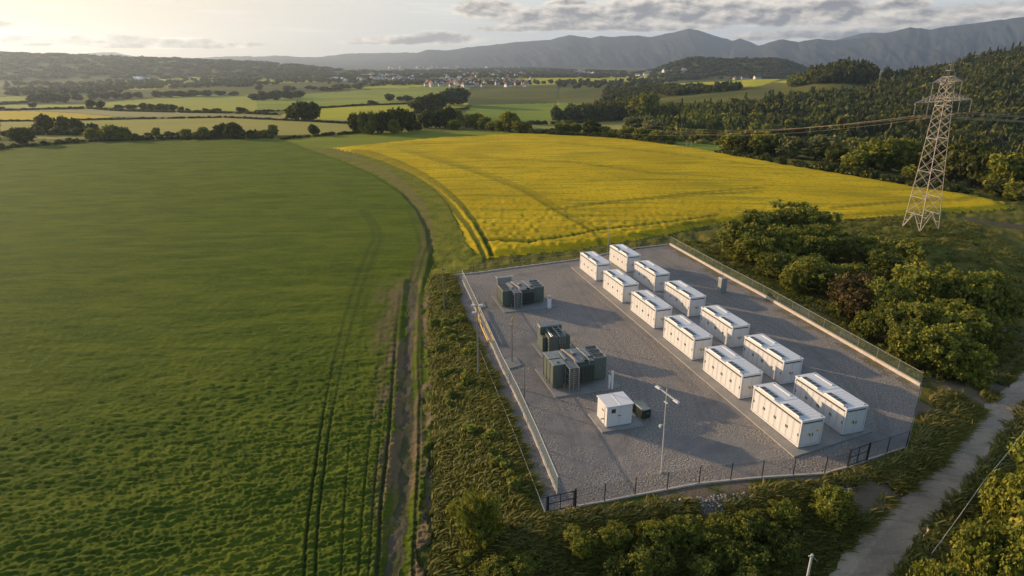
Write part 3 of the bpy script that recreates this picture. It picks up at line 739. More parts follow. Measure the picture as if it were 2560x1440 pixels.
row([(1845,640,545,120,'bush'),(1905,600,512,130,'bushdark'),(1965,590,502,130,'bush'),(2035,600,512,120,'bush'),(1890,660,575,110,'bush'),(1960,650,560,110,'bush'),(2030,660,560,120,'bushdark'),(2085,650,565,110,'bushdark'),(1935,690,620,100,'bushdark'),(2000,705,632,110,'bush'),(2062,735,640,130,'bushdark'),(1980,730,660,70,'bush'),
     (2180,660,590,110,'bush'),(2240,670,582,110,'bush'),(2215,700,620,100,'bushdark'),(2130,715,650,80,'bushdark')], 'in the near thicket below the yellow field', 'bushes in the thicket below the yellow field')
row([(2140,800,676,130,'bushbrown'),(2215,820,690,120,'bush'),(2290,790,652,150,'bush'),(2385,800,656,150,'bush'),(2455,830,680,130,'bush'),(2240,860,735,130,'bushdark'),(2330,870,735,170,'bush'),(2420,880,760,130,'bushdark'),(2330,930,800,150,'bush'),(2260,905,800,110,'bushdark'),(2400,950,840,110,'bush'),(2165,845,770,80,'bushdark'),(2470,900,800,90,'bushdark'),(2115,790,730,70,'bushdark')],
    'in the thicket beside the right fence', 'bushes in the thicket beside the right fence')
plant(1195, 1350, 1218, 118, 'bushbright', 'bright green rounded bush on the bank left of the black gate', None)
plant(2510, 1350, 1150, 170, 'bushbright', 'tall yellow-green bush nearest the rope fence by the dirt road', 'bushes beside the dirt road')
plant(2620, 1330, 1105, 200, 'bushbright', 'yellow-green bush cut by the right picture edge above the rope fence', 'bushes beside the dirt road')
plant(2450, 1500, 1290, 170, 'bushbright', 'yellow-green bush at the bottom edge right of the dirt road', 'bushes beside the dirt road')
plant(2590, 1510, 1240, 230, 'bush', 'green bush filling the bottom right corner', 'bushes beside the dirt road')
plant(2350, 1560, 1400, 130, 'bush', 'low green bush at the bottom edge beside the road verge', 'bushes beside the dirt road')
fg = [(1450,1385,1330,80,'bush'),(1530,1360,1308,75,'bush'),(1690,1345,1295,70,'bush'),(1790,1340,1288,75,'bush'),(1880,1330,1275,80,'bush'),(1960,1310,1255,80,'bush'),(1620,1430,1350,105,'bushdark'),(1800,1420,1335,110,'bushdark'),(1950,1400,1320,95,'bushdark'),(1300,1440,1370,100,'bushdark'),(1650,1375,1300,95,'bush'),(1740,1365,1300,90,'bush'),(1830,1355,1290,90,'bush'),(2070,1300,1222,100,'bush'),
      (1560,1470,1370,120,'bushdark'),(1860,1440,1340,120,'bushdark'),(1240,1480,1400,110,'bushdark'),(1560,1530,1430,140,'bushdark'),(1750,1530,1430,140,'bushdark'),(1900,1530,1425,140,'bushdark')]
row(fg, 'on the slope below the front fence', 'bushes on the slope below the front fence')

# far woods: each reads as one mass
LOD = {k: [crown(s, nc, cs, 3, shp, True) for s in sd_] for k, (sd_, nc, cs, shp) in {
   'b': ((101,102,103,104,105,106), 170, .085, 'round'), 'c': ((111,112,113), 130, .085, 'conifer')}.items()}
def wood(name, pts, hs, ws, mix, mats, label):
    """pts: list of world xy; mats: [broad, conifer]"""
    parts = []
    for i, q in enumerate(pts):
        k = 'c' if RNG.random() < mix else 'b'
        V, Q, t1, t2 = LOD[k][int(RNG.integers(len(LOD[k])))]
        h = RNG.uniform(*hs); w = RNG.uniform(*ws)*(.62 if k == 'c' else 1); a = RNG.random()*6.28
        if k == 'c': h *= 1.12
        ca_, sa_ = cos(a), sin(a); x, y = V[:,0]*w, V[:,1]*w
        z = float(T(q[0], q[1]))
        VV = np.stack([x*ca_-y*sa_+q[0], x*sa_+y*ca_+q[1], V[:,2]*h*1.0+z-.12*h], 1)
        tt = RNG.random()
        parts.append((VV, Q, np.clip(t1*.45+tt*.6, 0, 1), t2, 1 if k == 'c' else 0))
    o = link(bpy.data.objects.new(name, foliage_mesh(name, parts, [M[m] for m in mats])))
    tag(o, kind='stuff'); return o
def scatter_px(poly, n, rmin=0, rmax=9e9):
    """n points spread over the ground area that the outline covers"""
    W_ = [tuple(G(*q)) for q in poly]; xs = [q[0] for q in W_]; ys = [q[1] for q in W_]; out = []
    tries = 0
    while len(out) < n and tries < 60:
        tries += 1
        x = RNG.uniform(min(xs), max(xs), 4000); y = RNG.uniform(min(ys), max(ys), 4000); ok = inpoly(x, y, W_)
        out += list(zip(x[ok], y[ok]))
    RNG.shuffle(out); return out[:n]
def polar_pts(a0, a1, r0, r1, n, keep=None):
    out = []
    while len(out) < n:
        a = radians(RNG.uniform(a0, a1)); r = sqrt(RNG.uniform(r0*r0, r1*r1)); x, y = r*sin(a), r*cos(a)
        if keep is None or keep(x, y): out.append((x, y))
    return out
_open = [z for z in ZONES if z[0] in ('hill_meadow','valley_meadow','pale_meadow','green_pasture','meadow')]
def clear(x, y):
    px, py = proj(x, y, float(T(x, y)))
    for z in _open:
        if inpoly(np.array([px]), np.array([py]), z[1])[0]: return False
    return True
def hill_ok(x, y):
    a = degrees(atan2(x, y)); r = math.hypot(x, y)
    return r < np.interp(a, [18,22,28.5,30.5,33], [640,720,790,1000,1110]) and clear(x, y)
wood('woodland', [q for q in polar_pts(18.5, 46, 470, 1110, 1500, hill_ok)], (12, 19), (11, 17), .1, ['leafdark','needle'], None)
wood('woodland', [q for q in polar_pts(18.5, 46, 470, 1110, 260, hill_ok)], (13, 19), (12, 17), .05, ['leaf','needle'], None)
wood('woodland', [q for q in polar_pts(18.5, 46, 470, 1110, 1100, hill_ok)], (12, 20), (10, 15), .55, ['leafdark','needle'], None)
wood('woodland', [q for q in polar_pts(11.0, 19.5, 395, 640, 620, clear)], (11, 19), (9, 14), .25, ['leaf','needle'], None)
wood('woodland', [q for q in polar_pts(13, 30, 345, 470, 130, clear)], (8, 14), (8, 13), .1, ['leaf','needle'], None)
wood('woodland', [q for q in polar_pts(30, 46, 290, 480, 420, clear)], (12, 18), (9, 13), .4, ['leafdark','needle'], None)
wood('woodland', [q for q in polar_pts(-3.2, 11.5, 610, 780, 520, clear)], (14, 20), (11, 16), .12, ['leafdark','needle'], None)
wood('woodland', polar_pts(22.8, 24.3, 890, 970, 70)+[], (8, 13), (10, 15), .1, ['leaf','needle'], None)
wood('woodland', polar_pts(24.0, 26.2, 880, 980, 120), (13, 20), (11, 16), .25, ['leafdark','needle'], None)
wood('woodland', polar_pts(26.0, 28.5, 880, 980, 130), (17, 26), (12, 17), .2, ['leafdark','needle'], None)
wood('woodland', [q for q in polar_pts(29.2, 32.2, 960, 1010, 50, None)], (14, 20), (10, 14), .3, ['leafdark','needle'], None)
wood('woodland', [q for q in polar_pts(33.5, 46, 1000, 1130, 330, None)], (16, 25), (11, 16), .35, ['leafdark','needle'], None)
wood('woodland', [q for q in polar_pts(8, 19, 900, 1150, 330, clear)], (9, 14), (9, 14), .2, ['leafdark','needle'], None)
def far_strip(poly, n, hs, ws, mat='leafdark', mix=.1):
    pts = scatter_px(poly, n)
    if pts: wood('woodland', pts, hs, ws, mix, [mat, 'needle'], None)
far_strip([(0,238),(140,226),(330,222),(300,232),(100,240)], 60, (9,14), (14,24))
far_strip([(-20,228),(200,216),(480,212),(700,210),(700,216),(430,222),(150,228)], 120, (9,14), (14,26))
far_strip([(640,226),(860,218),(1080,205),(1100,210),(880,224),(760,230)], 90, (8,13), (12,22))
far_strip([(-20,216),(300,206),(640,198),(900,196),(900,203),(500,209),(100,218)], 140, (10,15), (18,34))
far_strip([(640,206),(900,200),(1300,202),(1500,208),(1290,214),(900,209)], 170, (8,13), (11,20))
far_strip([(500,193),(900,186),(1300,188),(1700,186),(1700,192),(1300,196),(900,196)], 330, (9,14), (18,36))
far_strip([(800,182),(1300,177),(1800,178),(1900,183),(1300,186),(900,187)], 330, (10,15), (28,55))
far_strip([(600,176),(1300,170),(1900,171),(1900,176),(1300,178),(800,181)], 260, (12,18), (50,95))
far_strip([(1380,208),(1560,206),(1660,190),(1760,184),(1920,180),(1940,190),(1700,200),(1640,214),(1400,224)], 150, (10,15), (12,20))
wood('woodland', polar_pts(-45, -15, 2350, 3450, 900), (9,15), (30,60), .1, ['leafdark','needle'], None)
wood('woodland', polar_pts(13, 25, 2100, 2750, 500), (9,15), (25,45), .1, ['leafdark','needle'], None)

# hedges: low broken lines of shrubs, one object each
def hedge(pts, hs, ws, label, gap=.0):
    w = [G(*q) for q in pts]; P = []
    for a, b in zip(w[:-1], w[1:]):
        n = max(2, int(np.hypot(*(b-a))/(ws[0]*.55)))
        for i in range(n):
            if RNG.random() < gap: continue
            P.append(tuple(a+(b-a)*i/n+RNG.normal(size=2)*.4))
    parts = []
    for q in P:
        V, Q, t1, t2 = LOD['b'][int(RNG.integers(5))]
        h = RNG.uniform(*hs); w_ = RNG.uniform(*ws)
        parts.append((np.stack([V[:,0]*w_+q[0], V[:,1]*w_+q[1], V[:,2]*h*1.1+float(T(*q))-.2*h], 1), Q, np.clip(t1*.5+RNG.random()*.5, 0, 1), t2, 0))
    o = link(bpy.data.objects.new('hedge', foliage_mesh('hedge', parts, [M['leafdark']])))
    tag(o, label, 'hedge', 'hedges between the fields')
hedge([(-30,378),(60,366),(230,354),(420,348),(700,346)], (1.2,3.0), (3,5), 'low dark hedge along the far edge of the big green field', .12)
hedge([(-30,345),(60,336),(210,338)], (2.5,5), (5,8), 'dark shrub hedge behind the two big trees at far left', .1)
hedge([(250,346),(400,341),(560,342),(700,338)], (1.5,3.5), (3,6), 'broken hedge among the trees behind the green field', .3)
hedge([(0,304),(110,303),(400,297),(560,294),(870,309)], (1.0,1.8), (3,5), 'thin dark hedge line under the golden field', .1)
hedge([(0,277),(230,272),(480,282),(700,287)], (1.5,3), (5,8), 'dark hedge line above the beige stubble field', .25)
hedge([(640,280),(720,277),(960,262),(1050,259)], (1.2,2.2), (4,6), 'thin hedge between the two middle pastures', .15)
hedge([(1040,283),(1170,272)], (1.5,3), (4,7), 'short hedge beside the copse on the middle pasture', .1)
hedge([(1320,310),(1500,304),(1560,299),(1600,270)], (2,4.5), (4,8), 'dark hedge round the green pasture before the wood', .15)
hedge([(700,349),(830,337),(905,331)], (1.0,2.0), (3,5), 'low hedge left of the tree belt behind the mid-green field', .2)
hedge([(1330,337),(1480,344),(1580,352),(1680,366)], (2,4), (4,6), 'bushy hedge on the far crest of the yellow field', .1)
hedge([(1800,386),(1950,412),(2110,436),(2290,470),(2420,490)], (2,4), (4,6), 'bushy hedge on the right edge of the yellow field', .1)
hedge([(0,262),(70,257)], (3,5), (8,12), 'short hedge at the far left beyond the pale fields', .1)

# rough herbs and grass on the bank and verges
def tussock(seed, n, spread, lean):
    rng = np.random.default_rng(seed); vs = []
    for k in range(n):
        t = rng.random()*2*pi; r = spread*sqrt(rng.random()); b = np.array([r*cos(t), r*sin(t), 0]); L = .5+.7*rng.random()
        d = np.array([cos(t)*.45+lean[0]+rng.normal()*.25, sin(t)*.45+lean[1]+rng.normal()*.25, .75]); d /= np.linalg.norm(d)
        s = np.cross(d, [rng.normal(), rng.normal(), .1]); s = s/np.linalg.norm(s)*(.05+.05*rng.random())
        mid = b+d*L*.55; tip = b+d*L+np.array([lean[0]*.5, lean[1]*.5, -.22*L])
        vs.append([b-s*.7, b+s*.7, mid+s, mid-s]); vs.append([mid-s, mid+s, tip+s*.25, tip-s*.25])
    V = np.array(vs).reshape(-1,3); Q = np.arange(len(V)).reshape(-1,4)
    return V, Q, np.repeat(np.repeat(rng.random(n), 2), 4), np.repeat(np.repeat(rng.random(n), 2), 4)
TU = [tussock(s, 22, .45, l) for s, l in ((201,(.5,.35)),(202,(.6,.1)),(203,(.2,.2)),(204,(-.3,.1)))]
def herbs(name, pts, sc, mk, lo=0, hi=4, tone=1.0, dark=0):
    parts = []
    for q in pts:
        V, Q, t1, t2 = TU[int(RNG.integers(lo, hi))]
        s = RNG.uniform(*sc); a = RNG.normal()*.35; ca_, sa_ = cos(a), sin(a)
        base = RNG.random()
        parts.append((np.stack([(V[:,0]*ca_-V[:,1]*sa_)*s+q[0], (V[:,0]*sa_+V[:,1]*ca_)*s+q[1], V[:,2]*s*.85+float(q[2])-.12], 1), Q, np.clip(t1*.5+base*.55, 0, 1), t2*tone, 0))
    o = link(bpy.data.objects.new(name, foliage_mesh(name, parts, [M[mk]]))); tag(o, kind='stuff')
def with_z(pts):
    a = np.array(pts); z = T(a[:,0], a[:,1]); return np.column_stack([a, z])
BANK = [(1078,690),(1128,692),(1148,790),(1196,880),(1240,985),(1285,1100),(1330,1220),(1300,1330),(1180,1460),(1075,1460),(1085,1200),(1080,900),(1072,780)]
bp = scatter_px(BANK, 3300)
sp = scatter_px([(1078,690),(1128,692),(1148,790),(1196,880),(1240,985),(1270,1100),(1290,1220),(1250,1330),(1120,1440),(1100,1200),(1085,900),(1076,780)], 45)
wood('bank_shrubs', sp, (.6,1.4), (1.0,2.4), 0, ['bushleaf'], None)
herbs('bank_grass', with_z(bp), (.6,1.2), 'tussock', 0, 3, .7)
vp = scatter_px([(1300,1310),(1440,1290),(1700,1262),(2000,1215),(2180,1180),(2290,1130),(2330,1000),(2450,960),(2560,900),(2480,1000),(2330,1170),(2080,1400),(2000,1480),(1200,1480)], 5200)
vp = [q for q in vp if fbm(np.array([q[0]/3.1]), np.array([q[1]/3.1]), 77, 4)[0] < .56]
herbs('verge_grass', with_z(vp), (.5,1.15), 'tussock', 0, 4, .85)
rp = scatter_px([(2560,1010),(2500,1105),(2420,1215),(2330,1305),(2240,1450),(2420,1480),(2700,1300),(2700,1000)], 1500)
herbs('verge_grass', with_z(rp), (.5,1.2), 'tussock', 0, 4, .8)
M['strip_tuft'] = leafmat('strip_tuft', (.12,.15,.02), (.24,.24,.03), (.42,.34,.06), .3)
lp = scatter_px([(1015,460),(1080,500),(1140,575),(1175,625),(1215,650),(1120,690),(1075,690),(1085,600),(1050,520)], 1500)
herbs('strip_grass', with_z(lp), (.18,.42), 'strip_tuft', 0, 4, 1.0)
hp = scatter_px([(1760,600),(1930,560),(2290,545),(2440,560),(2560,640),(2560,900),(2400,950),(2320,960),(2030,800),(1700,610)], 2600)
herbs('verge_grass', with_z(hp), (.5,1.2), 'tussock', 0, 4, .5)

# ------------------------------------------------------------------ the yard
def V2(q, z=0): return Vector((q[0], q[1], z))
def slab(name, pts, z0, z1, mk, loc=None):
    n = len(pts); mb = MB()
    mb.add([(p[0],p[1],z0) for p in pts]+[(p[0],p[1],z1) for p in pts], [tuple(range(n))[::-1], tuple(range(n,2*n))]+[(i,(i+1)%n,n+(i+1)%n,n+i) for i in range(n)])
    o = mb.build(name, M[mk], None, .015); tag(o, kind='structure'); return o
def loc2(o, x, y): return np.array(o)+BV*x+AV*y
P0, P1, P3 = U0(1985,1145), U0(2181,1081), U0(1427,669)
slab('concrete_pad', [P0, P1, P1+(P3-P0)*1.0, P3], -.2, .14, 'conc')

cW, cL, cH = 2.44, 6.9, 2.86
def make_container():
    r = empty('battery_container', (0,0,0), ROTZ)
    b = MB().box(.07,cW-.07,.07,cL-.07,.16,2.70)
    for k in range(22):                          # pressed ribs of the right side and the back
        y = .4+k*.29; b.box(cW-.072,cW-.04,y,y+.15,.25,2.6)
    for k in range(6): b.box(.35+k*.3,.5+k*.3,cL-.072,cL-.04,.25,2.6)
    b.build('body', M['white'], r)
    f = MB()
    for x in (0, cW-.15):
        for y in (0, cL-.15): f.box(x,x+.15,y,y+.15,0,2.73)
    f.box(.15,cW-.15,0,.10,.06,.22); f.box(.15,cW-.15,cL-.10,cL,.06,.22); f.box(0,.10,.15,cL-.15,.06,.22); f.box(cW-.10,cW,.15,cL-.15,.06,.22)
    f.box(0,.09,.15,cL-.15,2.60,2.73); f.box(cW-.09,cW,.15,cL-.15,2.60,2.73); f.box(.15,cW-.15,0,.09,2.60,2.73); f.box(.15,cW-.15,cL-.09,cL,2.60,2.73)
    for x in (-.012, cW-.148):
        for y in (-.012, cL-.148): f.box(x,x+.16,y,y+.16,-.01,.10,1)
    for y in (1.3,2.1,4.3,5.1): f.box(.02,.098,y,y+.35,.0,.058,1)
    f.build('frame', [M['white'], M['dark']], r, .008)
    t = MB().box(-.04,cW+.04,-.04,cL+.04,2.732,2.86); t.box(-.042,cW+.042,3.52,3.57,2.80,2.885)
    for k in range(7): t.box(1.1,cW-.1,.35+k*.42,.38+k*.42,2.85,2.872)
    t.box(1.95,2.2,4.1,6.5,2.85,2.93)
    for (x,y) in ((.1,.12),(cW-.3,.12),(.1,cL-.3),(cW-.3,cL-.3)): t.box(x,x+.17,y,y+.17,2.85,2.885,1)
    t.build('roof', [M['roofwhite'], M['dark']], r, .012)
    for y0 in (.45, 3.85):
        v = MB().hexa([(.03,y0,2.862),(.80,y0,2.862),(.80,y0+2.6,2.862),(.03,y0+2.6,2.862)], [(.08,y0+.14,3.00),(.72,y0+.10,2.96),(.72,y0+2.5,2.96),(.08,y0+2.46,3.00)]).build('roof_vent', M['white'], r, .01)
        for k in range(4):
            y = y0+.22+k*.57
            MB().hexa([(.15,y,2.98),(.67,y,2.95),(.67,y+.44,2.95),(.15,y+.44,2.98)], [(.15,y,3.02),(.67,y,2.99),(.67,y+.44,2.99),(.15,y+.44,3.02)]).build('fan', M['fan'], v)
    for k in range(8):
        y = .20+k*.815; d = MB().box(.012,.066,y,y+.775,.26,2.38)
        d.box(.006,.0118,y+.10,y+.13,.3,2.34); d.box(.006,.0118,y+.64,y+.67,.3,2.34)
        o = d.build('side_door', M['white'], r, .006)
        MB().box(-.03,.005,y+.05+(k%2)*.60,y+.11+(k%2)*.60,1.15,1.42).build('handle', M['dark'], o)
    MB().box(.03,.064,.25,cL-.25,2.43,2.57).build('vent_slot', M['dark'], r)
    s_ = MB()
    for k in range(7): s_.box(.040,.0685,.977+k*.815,1.013+k*.815,.26,2.38)
    s_.box(.040,.0685,.166,.198,.26,2.38).box(.04,.0685,6.68,6.715,.26,2.38).box(1.212,1.232,.04,.0685,.26,2.42)
    s_.build('door_gap_shade', M['steel'], r)  # grey strips set between the doors to stand in for gap shade
    for x in (.19, 1.235):
        o = MB().box(x,x+1.02,.012,.066,.26,2.42).build('end_door', M['white'], r, .006)
        hx = x+.86 if x < 1 else x+.10
        MB().box(hx,hx+.06,-.03,.011,1.1,1.4).build('handle', M['dark'], o)
    MB().box(.2,cW-.2,.03,.064,2.47,2.58).build('end_slot', M['dark'], r)
    s = MB().add([(.74,.0,1.22),(1.10,.0,1.22),(.92,.0,1.53),(.74,.0112,1.22),(1.10,.0112,1.22),(.92,.0112,1.53)], [(0,1,2),(5,4,3),(0,3,4,1),(1,4,5,2),(2,5,3,0)]).build('warning_sign', M['sign'], r)
    MB().add([(.90,-.006,1.38),(.95,-.006,1.40),(.93,-.006,1.35),(.96,-.006,1.35),(.905,-.006,1.26),(.925,-.006,1.325),(.89,-.006,1.325)], [(0,1,2),(0,2,5,6),(2,3,4,5)]).build('bolt_mark', M['dark'], s)
    return r
cont = make_container(); first = True
LP = [(1490,705),(1555.5,760),(1635,825),(1730,904),(1848,1002),(1993.7,1124.5)]
RP = [(1566,683),(1635,732.5),(1721,795),(1825,873),(1951,965),(2103.7,1092.5)]
nth = ['farthest','second farthest','third farthest','third nearest','second nearest','nearest']
for rowi, PP in enumerate((LP, RP)):
    for i, q in enumerate(PP):
        o = cont if first else copy_tree(cont); first = False
        w = U0(*q); o.location = (w[0], w[1], .14)
        side = 'left row, its doors in full sun' if rowi == 0 else 'right row, its door side in shade'
        tag(o, 'white battery container, %s in the %s' % (nth[i], side), 'container', 'white battery containers in two rows')
        if i == 5:
            s = [c for c in o.children if c.name.startswith('warning_sign')][0]
            if rowi == 0:
                c = s.copy(); COL.objects.link(c); c.parent = o; c.location.x += .95; c.location.z += .25
                for ch in s.children:
                    d = ch.copy(); COL.objects.link(d); d.parent = c

# transformers
def tray(r, x0, x1, y0, y1, z, n):
    """open topped fan deck"""
    t = MB()
    t.box(x0,x1,y0,y0+.09,z,z+.12); t.box(x0,x1,y1-.09,y1,z,z+.12); t.box(x0,x0+.09,y0+.09,y1-.09,z,z+.12); t.box(x1-.09,x1,y0+.09,y1-.09,z,z+.12)
    for k in range(1, n): yy = y0+(y1-y0)*k/n; t.box(x0+.09,x1-.09,yy-.04,yy+.04,z,z+.10)
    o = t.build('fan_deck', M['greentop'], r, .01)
    for k in range(n):
        ya = y0+(y1-y0)*k/n+.1; yb = y0+(y1-y0)*(k+1)/n-.1; cx, cy = (x0+x1)/2, (ya+yb)/2; R = min(x1-x0, yb-ya)*.46-.03
        f = MB(); f.tube([(cx,cy,z+.004),(cx,cy,z+.05)], R, 14); f.bar((cx-R,cy,z+.065),(cx+R,cy,z+.065),.05,.02); f.bar((cx,cy-R,z+.09),(cx,cy+R,z+.09),.05,.02)
        f.build('fan', M['fan'], o)
def transformer(o, H, label, big):
    r = empty('transformer', (o[0], o[1], .12), ROTZ, label, 'transformer', 'green transformers on the gravel')
    c = MB().box(0,1.38,0,3.25,.08,H-.1)
    for y in (0.02,1.05,2.1,3.1): c.box(-.05,-.002,y,y+.10,.1,H-.15)
    for x in (.3,.7,1.05): c.box(x,x+.05,-.03,-.002,.15,H-.3)
    c.build('cabinet', M['green'], r, .015)
    if big:
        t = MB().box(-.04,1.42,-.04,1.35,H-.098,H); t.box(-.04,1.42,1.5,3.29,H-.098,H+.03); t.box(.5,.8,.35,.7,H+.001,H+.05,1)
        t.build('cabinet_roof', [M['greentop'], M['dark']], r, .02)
    else: tray(r, 0, 1.38, 0, 3.25, H-.1, 2)
    MB().box(1.40,4.78,.25,3.2,.2,H-.22).build('tank', M['green'], r, .02)
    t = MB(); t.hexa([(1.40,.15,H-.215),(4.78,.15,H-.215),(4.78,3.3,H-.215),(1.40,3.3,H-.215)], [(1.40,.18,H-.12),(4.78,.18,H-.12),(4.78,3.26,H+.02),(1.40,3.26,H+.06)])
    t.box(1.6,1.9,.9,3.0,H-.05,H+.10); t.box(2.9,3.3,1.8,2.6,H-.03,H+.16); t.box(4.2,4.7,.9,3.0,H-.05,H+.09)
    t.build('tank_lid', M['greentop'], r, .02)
    f = MB(); f.box(2.55,4.62,-.12,.245,.35,.5); f.box(2.55,4.62,-.12,.245,H-.55,H-.40)
    for k in range(13): x = 2.60+k*.16; f.box(x,x+.055,-.48,.24,.5,H-.55)
    f.build('radiator', M['green'], r)
    MB().box(4.82,6.30,.35,3.4,.28,H-.1).box(4.9,5.0,.45,.55,0,.278).box(6.1,6.2,.45,.55,0,.278).box(4.9,5.0,3.2,3.3,0,.278).box(6.1,6.2,3.2,3.3,0,.278).build('cooler_cabinet', M['green'], r, .015)
    MB().box(5.5,5.58,.33,.349,1.55,1.63).build('name_plate', M['palesteel'], r)
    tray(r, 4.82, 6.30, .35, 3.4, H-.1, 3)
    l = MB(); hl = H+.0
    for x in (1.30, 2.36):
        l.box(x,x+.10,-1.30,-1.20,0,hl); l.box(x,x+.08,-.12,-.04,0,hl); l.bar((x+.05,-1.2,hl-.04),(x+.05,.2,hl-.02),.07,.07)
    for k in range(11): z = .3+k*.235; l.box(1.40,2.36,-1.27,-1.23,z,z+.05)
    for z in (.6,1.3,2.0): l.box(1.31,1.36,-1.2,-.12,z,z+.06)
    l.box(1.80,1.85,-1.272,-1.232,.3,hl-.2)
    l.build('ladder', M['steel'], r)
    pl = MB().box(1.42,2.34,-1.18,-.05,hl-.10,hl-.06)
    for k in range(4): pl.box(1.42,2.34,-1.15+k*.28,-1.09+k*.28,hl-.058,hl-.03)
    pl.build('platform', M['greentop'], r)
    MB().box(1.42,2.30,-.9,-.86,.15,hl-.5).build('back_panel', M['green'], r)
    for x, sg in ((2.45,1),(2.60,1),(4.05,.5)):
        MB().tube([(x,-.15,H-.35),(x,-.05,H+.06),(x,.5,H+.16),(x-.1*sg,1.6,H+.13),(x-.35*sg,2.6,H+.18),(x-.4*sg,3.25,H+.10)], .05, 7).build('pipe', M['wire' if sg == 1 else 'steel'], r)
    MB().box(3.55,4.0,.05,.6,H-.119,H+.10).build('junction_box', M['darkgreen'], r, .02)
    MB().tube([(1.15,-.35,.0),(1.15,-.35,.35),(1.15,-.02,.45)], .05, 6).build('valve_pipe', M['yellow'], r)
    return r
O3, O1, O2 = U0(1382.7,975.2), U0(1257.5,770), U0(1369.6,884)
transformer(O3, 2.85, 'largest dark green transformer, with lattice ladder, nearest the white shed', True)
transformer(O1, 2.45, 'dark green transformer farthest back, beside the white gantry', False)
def quadpad(o, x0, x1, y0, y1, z=.11): slab('concrete_pad', [loc2(o,x0,y0), loc2(o,x1,y0), loc2(o,x1,y1), loc2(o,x0,y1)], -.2, z, 'conc')
quadpad(O3, -.35, 7.2, -1.65, 5.2); quadpad(O1, -.35, 6.9, -1.9, 5.2)
r = empty('transformer', (O2[0], O2[1], .12), ROTZ, 'smallest dark green transformer, between the two large ones', 'transformer', 'green transformers on the gravel')
MB().box(0,1.28,-.35,1.35,.05,2.1).box(-.03,1.31,-.38,1.38,2.102,2.16).box(-.012,-.002,.1,.3,1.3,1.45,1).build('cabinet', [M['green'], M['palesteel']], r, .015)
MB().box(1.32,2.05,-.42,1.35,.05,2.05).build('tank', M['green'], r, .015)
MB().box(2.09,2.85,.0,1.35,.05,1.85).hexa([(2.09,0,1.852),(2.85,0,1.852),(2.85,1.35,1.852),(2.09,1.35,1.852)],[(2.09,.25,2.15),(2.7,.3,2.0),(2.7,1.3,2.0),(2.09,1.3,2.15)]).build('cooler_cabinet', M['green'], r, .02)
MB().box(-.5,2.3,1.5,2.55,.05,2.75).build('rear_cabinet', M['green'], r, .02)
MB().hexa([(-.55,1.45,2.752),(2.35,1.45,2.752),(2.35,2.6,2.752),(-.55,2.6,2.752)],[(-.5,1.5,2.85),(2.3,1.5,2.85),(2.3,2.55,2.95),(-.5,2.55,2.95)]).build('rear_roof', M['greentop'], r, .01)
MB().box(-.55,-.05,.45,1.4,.05,1.85).build('side_box', M['green'], r, .02)
l = MB()
for x in (1.3, 2.02): l.tube([(x,-.48,1.2),(x,-.48,2.2),(x-.1,.4,2.45),(x-.35,1.4,2.75)], .045, 6)
for k in range(6): yy = -.45+k*.36; zz = 2.2+max(0,yy+.4)*.28; l.bar((1.3-.12*k*.3,yy,zz),(2.02-.12*k*.3,yy,zz),.05,.03)
for k in range(4): l.box(1.32,2.02,-.50,-.46,1.25+k*.22,1.29+k*.22)
l.build('ladder', M['steel'], r)
for x in (.35,.55): MB().tube([(x,-.2,2.16),(x-.05,.5,2.3),(x-.2,1.48,2.55)], .05, 6).build('pipe', M['steel'], r)
quadpad(O2, -1.0, 3.6, -.9, 3.2, .09)
# white gantry, marker posts
r = empty('gantry', tuple(V2(loc2(O1,.9,6.4))), ROTZ, 'white goal-shaped gantry with grey sheet behind the farthest transformer', 'gantry')
MB().box(-.1,2.4,-.08,.08,2.35,2.5).box(-.16,-.10,-.3,.5,2.38,2.47).box(2.4,2.46,-.3,.5,2.38,2.47).build('crossbar', M['palesteel'], r, .01)
for x in (0,2.3): MB().box(x-.04,x+.04,-.04,.04,0,2.348).build('leg', M['palesteel'], r)
MB().box(.05,2.25,-.015,.015,.4,2.3).build('panel', M['greycab'], r)
for o, x, y, lab, dome in ((O1,6.35,-1.9,'white marker cabinet with round dome beside the farthest transformer',True),(O3,6.05,-1.55,'white twin-plate marker post beside the largest transformer',False)):
    q = loc2(o,x,y); r = empty('marker_post', (q[0],q[1],0), ROTZ, lab, 'post', 'white posts beside the transformers')
    if dome:
        MB().box(-.25,.25,-.2,.2,.02,1.45).build('post', M['roofwhite'], r, .02)
        MB().tube([(0,0,1.45),(0,0,1.7)], .14, 10).build('neck', M['greycab'], r)
        d = MB(); d.tube([(0,0,1.68),(0,0,1.74),(0,0,1.88),(0,0,1.99),(0,0,2.03)], [.14,.22,.24,.14,.03], 12); d.build('dome', M['white'], r)
    else:
        MB().box(-.30,-.16,-.1,.1,.02,1.75).box(.0,.22,-.12,.12,.02,2.1).box(-.16,.0,-.03,.03,.9,1.6).build('post', M['roofwhite'], r, .01)
        MB().box(-.02,.24,-.14,.14,2.10,2.16).build('cap', M['white'], r)
    a0 = loc2(o,x+.35,y-.1)
    slab('concrete_pad', [loc2(o,x-.7,y+.3), loc2(o,x+1.5,y+.3), loc2(o,x+.2,y+2.2), loc2(o,x-.7,y+2.2)], -.1, .09, 'conc')

